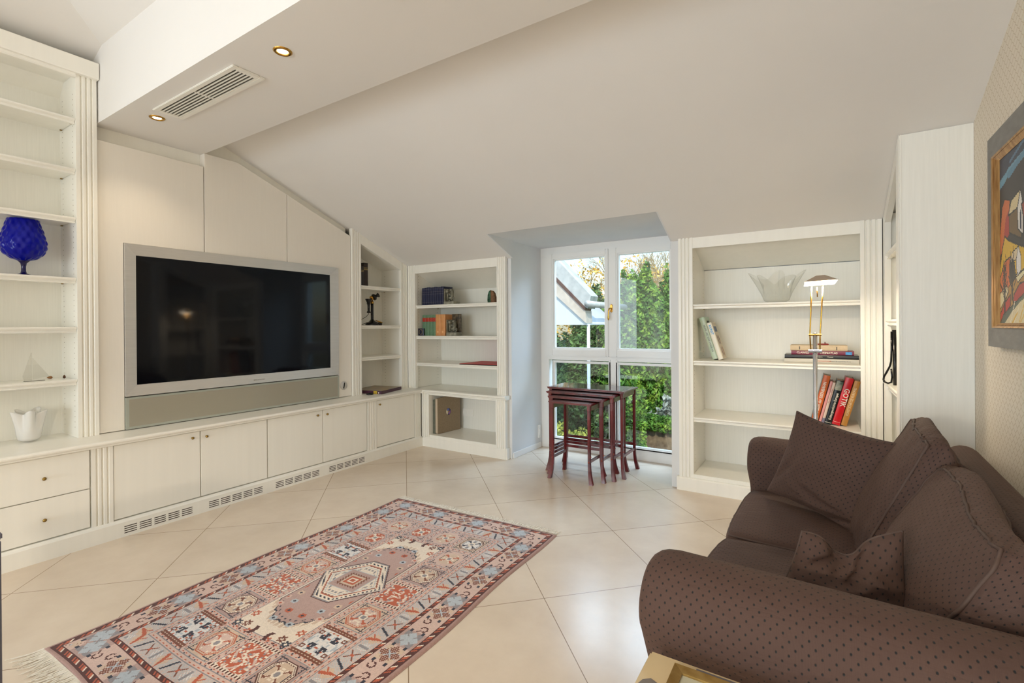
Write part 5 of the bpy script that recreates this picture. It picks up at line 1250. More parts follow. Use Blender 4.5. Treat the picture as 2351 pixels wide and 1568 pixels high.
def bookend(label, x0, z0_, seed):
    t = thing('stone_bookend', label, 'bookend', (x0, BY, z0_), local=True, group=None)
    mb = MB(); mb.box(.0, .012, .0, .09, .030, .168, .003); o = mb.build('upright_slab', stone); o.parent = t
    o = MB().box(0, .138, -.006, .098, 0, .034, .004).build('base_block', stone); o.parent = t
    mb = MB(); r_ = random.Random(seed); bm = bmesh.new()
    def blob(c, s_, sub=2):
        g = bmesh.ops.create_icosphere(bm, subdivisions=sub, radius=1)
        for v in g['verts']:
            n_ = 1+.18*noise.noise(v.co*2.3+Vector((seed+c[0]*50, c[1], c[2]*40))); v.co = Vector((c[0]+v.co.x*s_[0]*n_, c[1]+v.co.y*s_[1]*n_, c[2]+v.co.z*s_[2]*n_))
    # grazing buffalo body, head, legs, rider rock
    blob((.060, .042, .070), (.032, .026, .018)); blob((.100, .036, .068), (.016, .016, .014)); blob((.112, .030, .058), (.008, .008, .010))
    for lx in (.040, .078, .055, .092): blob((lx, .030 if lx < .06 else .050, .046), (.006, .007, .016), 1)
    blob((.030, .050, .105), (.018, .030, .040)); blob((.052, .046, .108), (.014, .020, .018)); blob((.066, .044, .128), (.010, .014, .012), 1)
    mb.add_bm(bm); o = mb.build('carved_animal', stone, smooth=True); o.parent = t
    # star shaped palm leaves
    mb = MB()
    for cx, cy, cz, R0 in ((.040, .004, .140, .030), (.080, .020, .150, .022)):
        pts = []
        for k in range(16):
            a = 2*math.pi*k/16; rr = R0*(1.15+.25*math.sin(3*a) if k % 2 == 0 else .38); pts.append((cx+rr*math.cos(a), cz+rr*math.sin(a)*.85))
        mb.prism(pts, lambda p: (p[0], cy+.018, p[1]), lambda p: (cx+(p[0]-cx)*.9, cy-.004, cz+(p[1]-cz)*.9))
        mb.box(cx-.006, cx+.006, cy+.004, cy+.03, .05, cz, .002)
    mb.box(.012, .072, .050, .088, .034, .166, .008)
    o = mb.build('carved_palm', stone); o.parent = t
    return t
bookend('carved grey soapstone bookend with palm leaf at the end of the blue volumes', -3.305*K+.004, 1.483, 3)
bookend('carved grey soapstone bookend with palm leaf beside the tan leather books', -3.275*K+.004, 1.158, 8)
t = thing('agate_slice', 'rough brown and green agate stone standing at the right end of the upper shelf', 'stone ornament', (-2.735, 3.93, 1.483))
ag = noisy('agate_green', rgb(28, 52, 40), rgb(70, 110, 84), 30, 0, .25); agb = noisy('agate_crust', rgb(96, 66, 42), rgb(140, 104, 74), 40, .8, .8, dist=.01)
def slice_(nm, pts, x, m):
    mb = MB(); mb.prism(pts, lambda p: (x+p[0], 3.905, 1.483+p[1]), lambda p: (x+p[0]*.92, 3.945, 1.483+p[1]*.97)); mb.build(nm, m, t)
slice_('green_half', [(-.040, .0), (-.044, .03), (-.040, .08), (-.026, .115), (-.008, .127), (-.005, .10), (-.004, 0)], -2.735, ag)
slice_('brown_half', [(.040, .0), (.048, .02), (.044, .06), (.030, .10), (.012, .122), (-.002, .126), (-.003, .10), (-.0035, 0)], -2.735, agb)
# second shelf: small blue, four green, two tan
b = book('tiny dark blue book with gold front standing before the green volumes', .085, .078, .012, rgbm('blue_leather', (22, 30, 58), .4), (-3.618*K+.02, BY-.035, 1.158), (0, 0, math.radians(4)))
q = MB().lathe([(.026, 0), (.028, .001), (.030, 0)], n=28, M=Matrix.Rotation(math.radians(90), 4, 'X') @ Matrix.Diagonal((.7, 1, 1, 1)), c=(.006, -.0035, .040)).build('gold_oval', goldt); q.parent = b
for k in range(5): q = MB().box(-.040, -.032, -.0045, -.002, .006+k*.015, .014+k*.015, .001).build('gold_ornament', goldt); q.parent = b
x_ = -3.588*K-.013; gw = (-3.416*K-x_)/4
GL = ['leftmost of the four green volumes with red labels', 'second green volume from the left with red label', 'second green volume from the tan books, red label', 'green volume with red label touching the tan leather books']
for i in range(4):
    b = book(GL[i], gw-.001, .222, .16, grl, (x_+gw*(i+.5), BY, 1.158), group='green volumes with red labels')
    band(b, gw-.001, .150, .192, redl, name='title_label'); lettering('BAND', .009, goldt, b, basis((1, 0, 0), (0, 0, 1), (0, -.0049, .180)), sx=.8); lettering('I II III IV'.split()[i], .010, goldt, b, basis((1, 0, 0), (0, 0, 1), (0, -.0049, .163)))
x_ = -3.416*K+.001; gw = (-3.285*K-x_)/2
for i in range(2):
    b = book(('left tan leather book with raised bands next to the green volumes', 'right tan leather book with raised bands beside the stone bookend')[i], gw-.001, .225, .17, orl, (x_+gw*(i+.5), BY, 1.158), group='tan leather books')
    for z in (.175, .205): band(b, gw-.001, z, z+.002, rgbm('tan_line%d' % i, (236, 190, 140), .5) if z < .18 else goldt, name='raised_band')
    q = MB().lathe([(.0001, 0), (.012, 0)], n=8, M=Matrix.Rotation(math.radians(90), 4, 'X'), c=(0, -.0045, .04)).build('gold_stamp', rgbm('stamp%d' % i, (236, 186, 134), .5)); q.parent = b
b = book('dark patterned book standing behind the lower stone bookend', .11, .228, .02, noisy('dark_marbled', rgb(40, 38, 34), rgb(120, 104, 80), 40, 0, .5), (-3.228*K+.01, BY+.100, 1.158))
# red folder on third shelf
t = thing('folder', 'flat red folder with dark edge lying on the third shelf of the back bookcase', 'folder', (-2.85, 4.0, .872))
P4 = [(-3.062, 3.812), (-2.612, 3.846), (-2.640, 4.235), (-3.070, 4.200)]
mb = MB(); mb.prism(P4, lambda p: (*p, .8722), lambda p: (*p, .8795)); mb.build('back_cover', blackm, t)
mb = MB(); mb.prism(P4, lambda p: (*p, .8797), lambda p: (*p, .8825)); mb.build('front_cover', rgbm('red_card', (196, 42, 38), .5), t)
# portfolios in the low niche
t = thing('portfolio', 'grey-green slip case standing at the left end of the low niche', 'slip case', (-3.437, 3.95, .128))
MB().box(-3.470, -3.410, 3.842, 4.16, .128, .484, .003).build('case_shell', noisy('grey_green_cloth', rgb(96, 98, 84), rgb(108, 110, 96), 60, 0, .8), t)
MB().box(-3.474, -3.400, 4.16, 4.235, .128, .47, .003).build('case_back', blackm, t)
t = thing('portfolio', 'large grey-brown portfolio with a round blue and violet emblem in the low niche', 'portfolio', (-3.38, 3.97, .128))
pb = noisy('grey_brown_board', rgb(140, 122, 98), rgb(150, 132, 108), 60, 0, .7)
XA = lambda y: -3.378+(y-3.838)*.10
mb = MB(); pts = [(3.846, .130), (3.838, .145), (3.838, .495), (3.842, .500), (4.14, .524), (4.165, .522), (4.175, .45), (4.172, .20), (4.178, .129)]
mb.prism(pts, lambda p: (XA(p[0])-.024, p[0], p[1]), lambda p: (XA(p[0])-.002, p[0], p[1])); mb.build('board', pb, t)
mb = MB(); mb.prism([(3.846, .131), (3.833, .147), (3.833, .494), (3.840, .500)], lambda p: (XA(p[0])-.025, p[0], p[1]), lambda p: (XA(p[0])-.001, p[0], p[1])); mb.build('spine', rgbm('pale_cloth_spine', (196, 178, 154), .8), t)
def disc_on(cy, cz, ry, rz, m, off, nm, a0=0, a1=360):
    mb = MB(); pts = [(cy, cz)] if a1-a0 < 360 else []
    pts += [(cy+ry*math.cos(math.radians(a)), cz+rz*math.sin(math.radians(a))) for a in range(a0, a1, 10)]
    mb.prism(pts, lambda p: (XA(p[0])-.002, p[0], p[1]), lambda p: (XA(p[0])-.002+off, p[0], p[1])); return mb.build(nm, m, t)
disc_on(3.995, .345, .036, .036, rgbm('emblem_navy', (30, 28, 66), .4), .0008, 'emblem'); disc_on(3.995, .345, .035, .034, rgbm('emblem_cream', (206, 196, 170), .5), .0014, 'emblem_left', 110, 251); disc_on(4.002, .342, .024, .026, rgbm('emblem_violet', (140, 90, 160), .5), .0016, 'emblem_arc', 250, 400); disc_on(3.997, .347, .010, .010, rgbm('emblem_ochre', (150, 110, 60), .5), .0022, 'emblem_centre')
disc_on(3.99, .366, .016, .014, rgbm('emblem_blue', (86, 100, 170), .5), .0020, 'emblem_patch')
# -- wide bookcase, shelf 2: leaning books and a lying stack
YS2 = 3.97; K2 = YS2/3.86
def lean(label, xb, ang, t_, h, d, m, z, y, **k):
    """left-leaning (ang<0) or right-leaning (ang>0) book whose lowest corner touches the shelf; xb = x of the spine's bottom centre"""
    a = math.radians(ang); z0_ = z+abs(math.sin(a))*t_/2+.0005
    return book(label, t_, h, d, m, (xb, y, z0_), (0, a, 0), **k)
gr = noisy('mint_jacket', rgb(164, 196, 172), rgb(206, 204, 180), 4, 0, .3, vscale=(1, 1, 1)); wj = rgbm('white_jacket', (232, 226, 210), .3); bj = noisy('beige_jacket', rgb(196, 184, 160), rgb(204, 192, 168), 9, 0, .4)
b = lean('mint green book leaning left against the side of the wide bookcase', -.682, -17.5, .041, .335, .17, gr, .983, YS2)
lettering('NEAPEL UND SEINE UMGEBUNG', .019, dkt, b, DNV((0, -.0048, .165)), sx=.78)
lettering('NEAPEL', .024, dkt, b, basis((0, 1, 0), (0, 0, 1), (.0212, .085, .295)), name='cover_title')
b = lean('white-spined beige book leaning against the mint green book', -.642, -17.0, .034, .292, .165, wj, .983, YS2-.01)
lettering('KUNST', .024, rgbm('cyan_print', (60, 160, 214), .5), b, DNV((0, -.0048, .235)), bold=.0006)
q = MB().box(.0172, .0178, .004, .160, .002, .289).build('cover_front', bj); q.parent = b
q = MB().box(.0179, .0182, .030, .135, .215, .258).build('title_block', rgbm('slate_blue_print', (74, 92, 124), .5)); q.parent = b
for (yy, z1_, c_) in ((.055, .15, (110, 84, 84)), (.105, .15, (96, 80, 82)), (.065, .055, (130, 100, 96)), (.115, .060, (150, 110, 84))):
    mb = MB(); mb.prism([(yy+.012*math.cos(2*math.pi*k/14), z1_+.040*math.sin(2*math.pi*k/14)) for k in range(14)], lambda p: (.0179, p[0], p[1]), lambda p: (.0183, p[0], p[1])); q = mb.build('cover_figure', rgbm('figure', c_, .6)); q.parent = b
def lying(label, x0, x1, z, t_, d, m, y, rz=0, **k):
    # spine faces -y, book lies flat: thickness along z, height along x
    b = book(label, t_, x1-x0, d, m, (x0, y, z+t_/2+.0003), (0, math.radians(90), 0), **k); return b
YS = 3.93; K3 = YS/3.84
ls = []
b = lying('pale grey book at the bottom of the lying stack behind the lamp pole', -.216*K3, .213, .983, .030, .20, rgbm('pale_grey_jacket', (196, 192, 180), .4), YS)
def ltext(txt, size, m, b, x, **k): return lettering(txt, size, m, b, basis((0, 0, 1), (-1, 0, 0), (0, -.0050, x)), **k)
lettering('KUNSTHANDWERK', .010, rgbm('orange_print', (222, 120, 70), .5), b, UPV((0, -.0049, .235))); lettering('Museum der angewandten Kunst', .009, dkt, b, UPV((0, -.0049, .33)))
b = lying('black book second from the bottom of the lying stack', -.212*K3, .212, 1.0135, .026, .19, rgbm('black_jacket', (30, 30, 32), .3), YS+.002)
lettering('Giorgione', .010, whitet, b, UPV((0, -.0049, .205))); lettering('Museum', .010, whitet, b, UPV((0, -.0049, .270))); 
b = lying('burgundy wine atlas with white lettering in the lying stack', -.172*K3, .186, 1.040, .028, .18, rgbm('burgundy_jacket', (116, 38, 64), .35), YS+.003)
lettering('CLARKES', .0185, whitet, b, UPV((0, -.0049, .070)), bold=.0003); lettering('WEINATLAS', .0185, whitet, b, UPV((0, -.0049, .220)), bold=.0003)
q = MB().box(-.009, .010, -.0052, -.0040, .315, .350).build('publisher_label', noisy('blue_label', rgb(30, 110, 190), rgb(90, 180, 230), 60, 0, .4)); q.parent = b
b = lying('thick beige cloth book on top of the lying stack', -.178*K3, .150, 1.0685, .037, .17, noisy('beige_cloth', rgb(200, 180, 148), rgb(210, 190, 160), 50, 0, .6), YS+.004)
for x_ in (.054, .270):
    q = MB().box(-.010, .012, -.0050, -.0042, x_, x_+.005).build('spine_mark', dkt); q.parent = b
t = thing('paper_knife', 'small dark red lacquer object lying on top of the beige book', 'ornament', (.0, 4.01, 1.106))
MB().lathe([(.0001, 0), (.004, .004), (.0045, .03), (.0055, .05), (.004, .07), (.0001, .076)], n=12, M=Matrix.Rotation(math.radians(90), 4, 'Y'), c=(-.028, 4.01, 1.1115)).build('shaft', rgbm('red_lacquer', (150, 34, 30), .3), t, smooth=True)
MB().lathe([(.0001, 0), (.0035, .001), (.003, .012), (.0001, .014)], n=10, c=(.024, 4.01, 1.114)).build('tip', rgbm('red_lacquer_dark', (110, 24, 24), .3), t, smooth=True)
# shelf 3: six leaning books
YT_ = 3.985; ZT_ = .556; Kq = YT_/3.84
def rl(label, x, ang, t_, h, m, d=.17): return lean(label, x*Kq, ang, t_, h, d, m, ZT_, YT_)
b = rl('grey-backed orange railway book, leftmost of the leaning books on the third shelf', -.043, 13.6, .040, .345, rgbm('orange_jacket', (206, 98, 36), .35)); lettering('Das Buch der EISENBAHN', .026, whitet, b, UPV((0, -.0048, .175)), bold=.0004, sx=.86)
q = MB().box(-.0225, -.0212, .002, .168, .004, .346).build('side_cover', rgbm('grey_board', (150, 154, 152), .5)); q.parent = b
b = rl('thin pink paperback between the orange book and the cream book', -.0115, 13.8, .015, .308, rgbm('pink_jacket', (230, 160, 158), .4))
b = rl('thin cream book with red spine lettering beside the pink paperback', .0055, 13.8, .017, .300, rgbm('cream_pink_jacket', (222, 200, 184), .4)); lettering('Die schönsten Bilder', .012, redt, b, UPV((0, -.0048, .205)))
band(b, .017, .0, .045, rgbm('grey_violet', (120, 118, 140), .5), name='lower_band')
b = rl('black history book with white lettering and a portrait on the spine', .0345, 14, .039, .313, rgbm('black_gloss_jacket', (22, 26, 28), .25)); lettering('Kulturgeschichte Europas', .021, whitet, b, UPV((.004, -.0050, .130)), bold=.0004, sx=.88)
band(b, .039, .245, .307, noisy('portrait_patch', rgb(54, 84, 70), rgb(206, 200, 180), 22, 0, .4), name='portrait'); band(b, .039, .012, .0145, whitet, name='lower_line')
b = rl('bright red book with large white lettering leaning on the gold book', .080, 14.2, .046, .334, rgbm('red_jacket', (208, 24, 34), .25)); lettering('GOTIK', .042, whitet, b, DNV((.004, -.0052, .195)), bold=.0006)
band(b, .046, .020, .0215, whitet, name='lower_line')
b = rl('gold-brown book, rightmost of the leaning books on the third shelf', .1235, 14.6, .034, .316, rgbm('gold_jacket', (196, 138, 62), .35)); lettering('KUNSTSCHÄTZE EUROPAS', .022, mat('pale_gold_print', rgb(236, 214, 170), .4), b, UPV((0, -.0050, .17)), bold=.0003, sx=.74)
# black curled object in the side bookcase
t = thing('riding_crop', 'black stick with a looped handle standing in the side bookcase behind the panel', 'stick', (.35, 3.61, .890))
o = MB().tube([(.350, 3.60, 1.205), (.350, 3.60, 1.10), (.348, 3.602, 1.03), (.343, 3.61, 1.00), (.330, 3.625, .965), (.318, 3.64, .935), (.3155, 3.645, .915), (.322, 3.64, .902), (.336, 3.63, .8965), (.350, 3.615, .905), (.353, 3.61, .935), (.349, 3.606, .985)], [.005, .005, .005, .005, .0055, .0055, .0055, .0055, .0055, .0055, .005, .005], 10).build('looped_handle', black, t, smooth=True)
MB().tube([(.366, 3.595, .8905), (.366, 3.595, 1.0), (.362, 3.595, 1.215)], .010, 12).build('sleeve', black, t, smooth=True)
t = thing('cable', 'thin white cable hanging from the shelf of the side bookcase', 'cable', (.325, 3.70, .88))
MB().tube([(.345, 3.66, .8915), (.333, 3.69, .8925), (.318, 3.72, .888), (.316, 3.735, .86), (.316, 3.738, .80), (.316, 3.738, .785)], .0018, 8).build('cord', winm, t, smooth=True)
# ================================================================ PAINTING
PW, PH = .90, .635; GX, GY = 225, 158
img = np.zeros((GX, GY, 3)); pu_, pv_ = np.meshgrid((np.arange(GX)+.5)/GX*PW, (np.arange(GY)+.5)/GY*PH, indexing='ij')
def poly(pts, col, out=0):
    px, py = pu_, pv_; ins = np.zeros(px.shape, bool); n_ = len(pts); j = n_-1
    for i in range(n_):
        xi_, yi_ = pts[i]; xj, yj = pts[j]
        c_ = ((yi_ > py) != (yj > py)) & (px < (xj-xi_)*(py-yi_)/(yj-yi_+1e-12)+xi_); ins ^= c_; j = i
    img[ins] = [lin(v_) for v_ in col]
    if out: 
        for i in range(n_): line(pts[i], pts[(i+1) % n_], out, (24, 20, 20))
def line(a_, b_, w_, col):
    ax_, ay_ = a_; bx_, by_ = b_; L2 = (bx_-ax_)**2+(by_-ay_)**2+1e-12
    tt = np.clip(((pu_-ax_)*(bx_-ax_)+(pv_-ay_)*(by_-ay_))/L2, 0, 1); d_ = np.hypot(pu_-ax_-tt*(bx_-ax_), pv_-ay_-tt*(by_-ay_)); img[d_ < w_] = [lin(v_) for v_ in col]
img[:] = [lin(v_) for v_ in (34, 46, 70)]
for k in range(26):
    y_ = .02+.005*k; w_ = .06+.3*random.random(); x_ = random.random()*.8
    line((x_, y_+.02), (x_+w_, y_-.02), .006, random.choice([(72, 110, 140), (100, 146, 170), (52, 78, 110), (40, 54, 84)]))
line((0, .10), (.12, .075), .016, (96, 150, 176)); line((.1, .085), (.4, .03), .014, (84, 132, 160))
poly([(0, .13), (.07, .10), (.09, .09), (.11, .10), (.2, .075), (.35, .05), (.9, .09), (.9, .4), (0, .4)], (44, 40, 40))
poly([(0, .30), (.03, .19), (.06, .165), (.12, .18), (.10, .26), (.03, .36), (0, .38)], (206, 104, 44), .003); poly([(.03, .36), (.07, .24), (.11, .21), (.12, .30), (.08, .32), (0, .40)], (176, 48, 34))
poly([(.11, .235), (.20, .22), (.24, .30), (.24, .34), (.11, .30)], (110, 86, 46), .003); poly([(.10, .235), (.135, .185), (.23, .165), (.20, .225)], (214, 196, 150), .003); poly([(.20, .225), (.23, .165), (.255, .22), (.255, .33), (.205, .30)], (226, 222, 216), .003)
poly([(.222, .25), (.232, .235), (.240, .25), (.240, .31), (.223, .30)], (34, 36, 60))
poly([(0, .42), (.03, .35), (.06, .305), (.10, .325), (.22, .36), (.4, .40), (.9, .36), (.9, .5), (.2, .47), (0, .47)], (222, 178, 40), .004)
poly([(.24, .22), (.5, .16), (.9, .2), (.9, .36), (.4, .40), (.3, .37)], (150, 60, 40), .004); poly([(.4, .2), (.7, .17), (.9, .25), (.7, .33), (.45, .33)], (196, 120, 50), .003)
poly([(0, .46), (.06, .40), (.12, .39), (.14, .47), (.10, .56), (.03, .58), (0, .55)], (212, 104, 40), .003)
poly([(.11, .42), (.16, .405), (.18, .46), (.13, .50), (.11, .48)], (60, 56, 40), .002); poly([(.11, .415), (.145, .375), (.21, .362), (.185, .405)], (220, 200, 164), .002); poly([(.185, .405), (.21, .362), (.235, .40), (.235, .45), (.19, .47)], (232, 226, 222), .002)
poly([(0, .56), (.10, .50), (.25, .45), (.9, .42), (.9, .635), (0, .635)], (176, 132, 60), .002)
poly([(.0, .52), (.08, .49), (.10, .52), (.0, .58)], (228, 214, 170), .002); poly([(.18, .47), (.30, .44), (.30, .455), (.20, .49)], (226, 214, 170), .002)
poly([(0, .60), (.05, .56), (.12, .53), (.12, .57), (0, .635)], (190, 50, 36), .003); poly([(.16, .53), (.22, .495), (.9, .44), (.9, .50), (.25, .55), (.15, .56)], (176, 40, 34), .003)
poly([(0, .635), (.04, .60), (.16, .565), (.30, .52), (.9, .46), (.9, .49), (.30, .545), (.10, .625), (.06, .635)], (86, 96, 80), .002)
poly([(.05, .635), (.12, .60), (.22, .56), (.35, .53), (.9, .475), (.9, .635)], (226, 210, 168))
for k in range(26):
    x_ = .10+random.random()*.75; line((x_, .632), (x_+.05, .60-.05*random.random()), .003, random.choice([(224, 180, 60), (206, 190, 150), (238, 226, 196)]))
def tree_p(x, y0_, y1_, w_):
    line((x, y0_), (x, y1_), w_, (26, 22, 20))
    for k in range(7):
        yy = y1_+(y0_-y1_)*(.1+.1*k); s_ = (-1)**k; line((x, yy+.02), (x+s_*(.02+.004*k), yy-.03), w_*.4, (26, 22, 20)); line((x+s_*.018, yy-.02), (x+s_*.012, yy-.06), w_*.3, (26, 22, 20))
tree_p(.055, .595, .42, .007); tree_p(.14, .55, .40, .0065); line((0, .48), (.05, .52), .004, (26, 22, 20)); line((.14, .48), (.20, .455), .003, (26, 22, 20))
img *= (1+.12*(np.random.default_rng(3).random((GX, GY, 1))-.5))
t = thing('framed_painting', 'colourful landscape painting with houses and trees in a wide grey frame on the right wall', 'painting', (.58, 2.25, 1.57))
FY1_, FY0_, FZ0, FZ1 = 2.710, 1.645, 1.157, 1.992; IY1, IY0, IZ0, IZ1 = 2.655, 1.700, 1.232, 1.908
gf = noisy('grey_wood_frame', rgb(122, 120, 116), rgb(136, 134, 130), 14, .2, .55, vscale=(1, 1, 3)); gl = noisy('gold_slip', rgb(150, 106, 56), rgb(196, 156, 100), 60, 0, .4, metal=.5, vscale=(1, 1, .2))
def ringframe(O, I, xo, xi, m, nm, xb=.609):
    mb = MB()
    for k in range(4):
        a_, b_ = O[k], O[(k+1) % 4]; c_, e_ = I[(k+1) % 4], I[k]
        mb.quad((xo, *a_), (xo, *b_), (xi, *c_), (xi, *e_)); mb.quad((xo, *a_), (xo, *b_), (xb, *b_), (xb, *a_)); mb.quad((xi, *e_), (xi, *c_), (min(xb, xi+.02), *c_), (min(xb, xi+.02), *e_))
    return mb.build(nm, m, t, fix=False)
rect_ = lambda y0_, y1_, z0_, z1_: [(y0_, z0_), (y1_, z0_), (y1_, z1_), (y0_, z1_)]
ringframe(rect_(FY0_, FY1_, FZ0, FZ1), rect_(IY0, IY1, IZ0, IZ1), .576, .582, gf, 'frame')
y_, q_, z_, r_ = IY0, IY1, IZ0, IZ1
for i, (d0_, d1_, xo, xi) in enumerate(((0, .012, .574, .576), (.012, .026, .578, .582), (.026, .044, .580, .588))): ringframe(rect_(y_+d0_, q_-d0_, z_+d0_*.4, r_-d0_*.6), rect_(y_+d1_, q_-d1_, z_+d1_*.4, r_-d1_*.6), xo, xi, gl, 'gold_slip')
cy1, cz1 = 2.612, 1.883; gy = cy1-np.linspace(0, PW, GX+1); gz = cz1-np.linspace(0, PH, GY+1)*(cz1-1.249)/PH
A2, B2 = np.meshgrid(gy, gz, indexing='ij'); V = np.stack([np.full(A2.shape, .5895), A2, B2], -1).reshape(-1, 3)
idx = np.arange((GX+1)*(GY+1)).reshape(GX+1, GY+1); Fq = np.stack([idx[:-1, :-1], idx[:-1, 1:], idx[1:, 1:], idx[1:, :-1]], -1).reshape(-1, 4)
colour_mesh('canvas', V, Fq, img.reshape(-1, 3), attr_mat('oil_paint', .35), t)
RV = {'top': [(-3.194, 2.311), (-3.079, 2.173), (-2.577, 1.652), (-2.628, 1.485), (-2.684, 1.516), (-3.197, 1.975)], 'strip': [(-3.196, 2.036), (-3.081, 1.92), (-2.653, 1.497), (-2.666, 1.457), (-3.095, 1.872), (-3.197, 1.963)], 'low': [(-3.197, 1.963), (-3.095, 1.872), (-2.666, 1.457), (-2.654, 1.287), (-3.096, 1.667), (-3.198, 1.762)], 'soffit': [(-3.198, 1.75), (-3.097, 1.655), (-2.654, 1.281), (-2.655, 1.264), (-3.202, 1.268)], 'gutter': (-2.609, 1.543), 'pipe': (-2.661, 1.276)}
# ================================================================ OUTSIDE THE DORMER WINDOW
GZ = -2.7
grass = noisy('lawn', rgb(70, 92, 40), rgb(110, 128, 60), 6, 0, .95)
tag(MB().box(-40, 25, 4.62, 45, GZ-.1, GZ).build('lawn', grass), kind='structure', label='green lawn below the dormer window', cat='lawn')
structure('wall_outside', MB().box(-8, 4, 4.60, 4.66, GZ, -0.12), plaster)
def leafmat(name, c1, c2, c3=None, sc=5.0):
    m = mat(name, c1, .65, spec=.3); co = objco(m); n = N(m, 'ShaderNodeTexNoise'); n.inputs['Scale'].default_value = sc; n.inputs['Detail'].default_value = 5; L(m, co, n.inputs['Vector'])
    r = N(m, 'ShaderNodeValToRGB'); r.color_ramp.elements[0].position = .36; r.color_ramp.elements[1].position = .64; r.color_ramp.elements[0].color = c1; r.color_ramp.elements[1].color = c2
    if c3: e = r.color_ramp.elements.new(.5); e.color = c3
    L(m, n.outputs[0], r.inputs[0]); L(m, r.outputs[0], P(m).inputs['Base Color']); P(m).inputs['Subsurface Weight'].default_value = 0
    return m
conif = leafmat('conifer_green', rgb(52, 92, 34), rgb(146, 176, 66), rgb(88, 134, 48)); conifd = leafmat('dark_conifer', rgb(34, 62, 40), rgb(96, 132, 70)); hedge = leafmat('hedge_green', rgb(58, 88, 40), rgb(142, 164, 72)); shrub = leafmat('shrub_yellow_green', rgb(110, 134, 50), rgb(206, 208, 104)); ivy = leafmat('ivy_grey', rgb(92, 104, 98), rgb(168, 176, 164), sc=12); yel = leafmat('yellow_leaf', rgb(196, 150, 60), rgb(236, 206, 110))
bark = noisy('bark', rgb(92, 76, 60), rgb(140, 120, 96), 12, .5, .9); barkp = noisy('pale_bark', rgb(150, 134, 104), rgb(196, 176, 130), 12, 0, .9)
def leaves(c, rad, n, size, m, name, parent, seed, shell=.55, clump=1.0, squash=1.0):
    g = np.random.default_rng(seed); d = g.normal(size=(n, 3)); d /= np.linalg.norm(d, axis=1)[:, None]
    k = (g.random(n)**.33)*(1-shell)+shell
    ph = g.random(3)*6
    lump = 1+.16*clump*(np.sin(d[:, 0]*7+ph[0])*np.sin(d[:, 1]*7+ph[1])+np.sin(d[:, 2]*9+ph[2])*np.sin(d[:, 0]*11+ph[1]))+.10*clump*np.sin(d[:, 2]*23+d[:, 0]*19)
    p = np.array(c)+d*np.array(rad)*(k*lump)[:, None]
    s = size*(.5+g.random(n)); a = g.normal(size=(n, 3)); a /= np.linalg.norm(a, axis=1)[:, None]; b = np.cross(a, g.normal(size=(n, 3))); b /= np.linalg.norm(b, axis=1)[:, None]
    V = np.stack([p-a*s[:, None], p+b*s[:, None]*.45, p+a*s[:, None], p-b*s[:, None]*.45], 1).reshape(-1, 3)
    F = np.arange(n*4).reshape(n, 4); o = colour_mesh(name, V, F, None, m); attach(o, parent); return o
def branchy(mb, p, d, l, r, depth, rr, spread=.5, up=.1):
    p = Vector(p); q = p+d*l; mid = (p+q)/2+Vector((rr.uniform(-.05, .05), rr.uniform(-.05, .05), rr.uniform(-.03, .03)))*l
    mb.tube([p, mid, q], [r, r*.85, r*.7], 5, caps=False)
    if depth == 0: return
    for k in range(3 if depth > 1 else 4):
        nd = (d+Vector((rr.uniform(-1, 1), rr.uniform(-1, 1), rr.uniform(-1, 1)))*spread+Vector((0, 0, up))).normalized(); branchy(mb, p.lerp(q, rr.uniform(.45, 1)), nd, l*rr.uniform(.55, .8), r*.6, depth-1, rr, spread, up)
def tree(name, label, base, h, crown, n, size, m, seed, bm_=bark, cat='tree', group=None, tr=.10):
    t = thing(name, label, cat, base, group=group)
    MB().tube([base, (base[0]+.05, base[1], base[2]+h*.5), (base[0], base[1], base[2]+h)], [tr, tr*.7, tr*.3], 8).build('trunk', bm_, t, smooth=True)
    for i, (c, rad, k) in enumerate(crown): leaves(c, rad, int(n*k), size, m, 'foliage', t, seed+i)
    return t
tree('conifer_tree', 'tall bright green conifer filling the right window pane', (-2.65, 9.0, GZ), 4.3, [((-2.93, 9.0, .80), (.60, .5, 1.35), 1), ((-2.30, 9.1, .45), (.58, .5, 1.50), 1), ((-2.6, 9.0, -1.3), (.8, .6, 1.5), .7)], 26000, .045, conif, 5)
tree('conifer_tree', 'dark green conifer behind the middle of the window', (-4.15, 9.9, GZ), 3.8, [((-4.15, 9.9, .45), (.55, .5, 1.45), .8)], 20000, .05, conifd, 21)
tree('conifer_tree', 'low dark evergreen under the roof edge in the left pane', (-5.3, 9.2, GZ), 3.0, [((-5.1, 9.4, -.3), (.95, .6, 1.35), 1), ((-4.3, 9.2, -.2), (.5, .5, 1.2), .5)], 20000, .05, conifd, 31)
t = thing('hedge', 'clipped green hedge behind the trees across the lower window panes', 'hedge', (-3, 11, GZ))
for i in range(7): leaves((-8.2+i*1.25, 11.6, -1.3), (.95, .6, 1.45+.15*math.sin(i*2)), 9000, .06, hedge if i % 2 else conifd, 'foliage', t, 60+i)
tree('garden_shrub', 'yellow-green shrub seen between the table legs in the lower left pane', (-3.75, 7.6, GZ), 1.0, [((-3.75, 7.6, -1.35), (.75, .6, .75), 1)], 16000, .03, shrub, 41, cat='shrub', tr=.03)
tree('garden_shrub', 'dark rounded evergreen shrub in the upper half of the lower left pane', (-4.3, 8.6, GZ), 1.6, [((-4.25, 8.6, -.55), (.9, .6, .75), 1)], 14000, .04, conifd, 43, cat='shrub', tr=.04)
tree('garden_shrub', 'small light green conifer shrub behind the tables in the lower right pane', (-2.48, 7.2, GZ), 1.6, [((-2.48, 7.2, -.70), (.24, .24, 1.0), 1)], 15000, .028, conif, 47, cat='shrub', tr=.045, bm_=barkp)
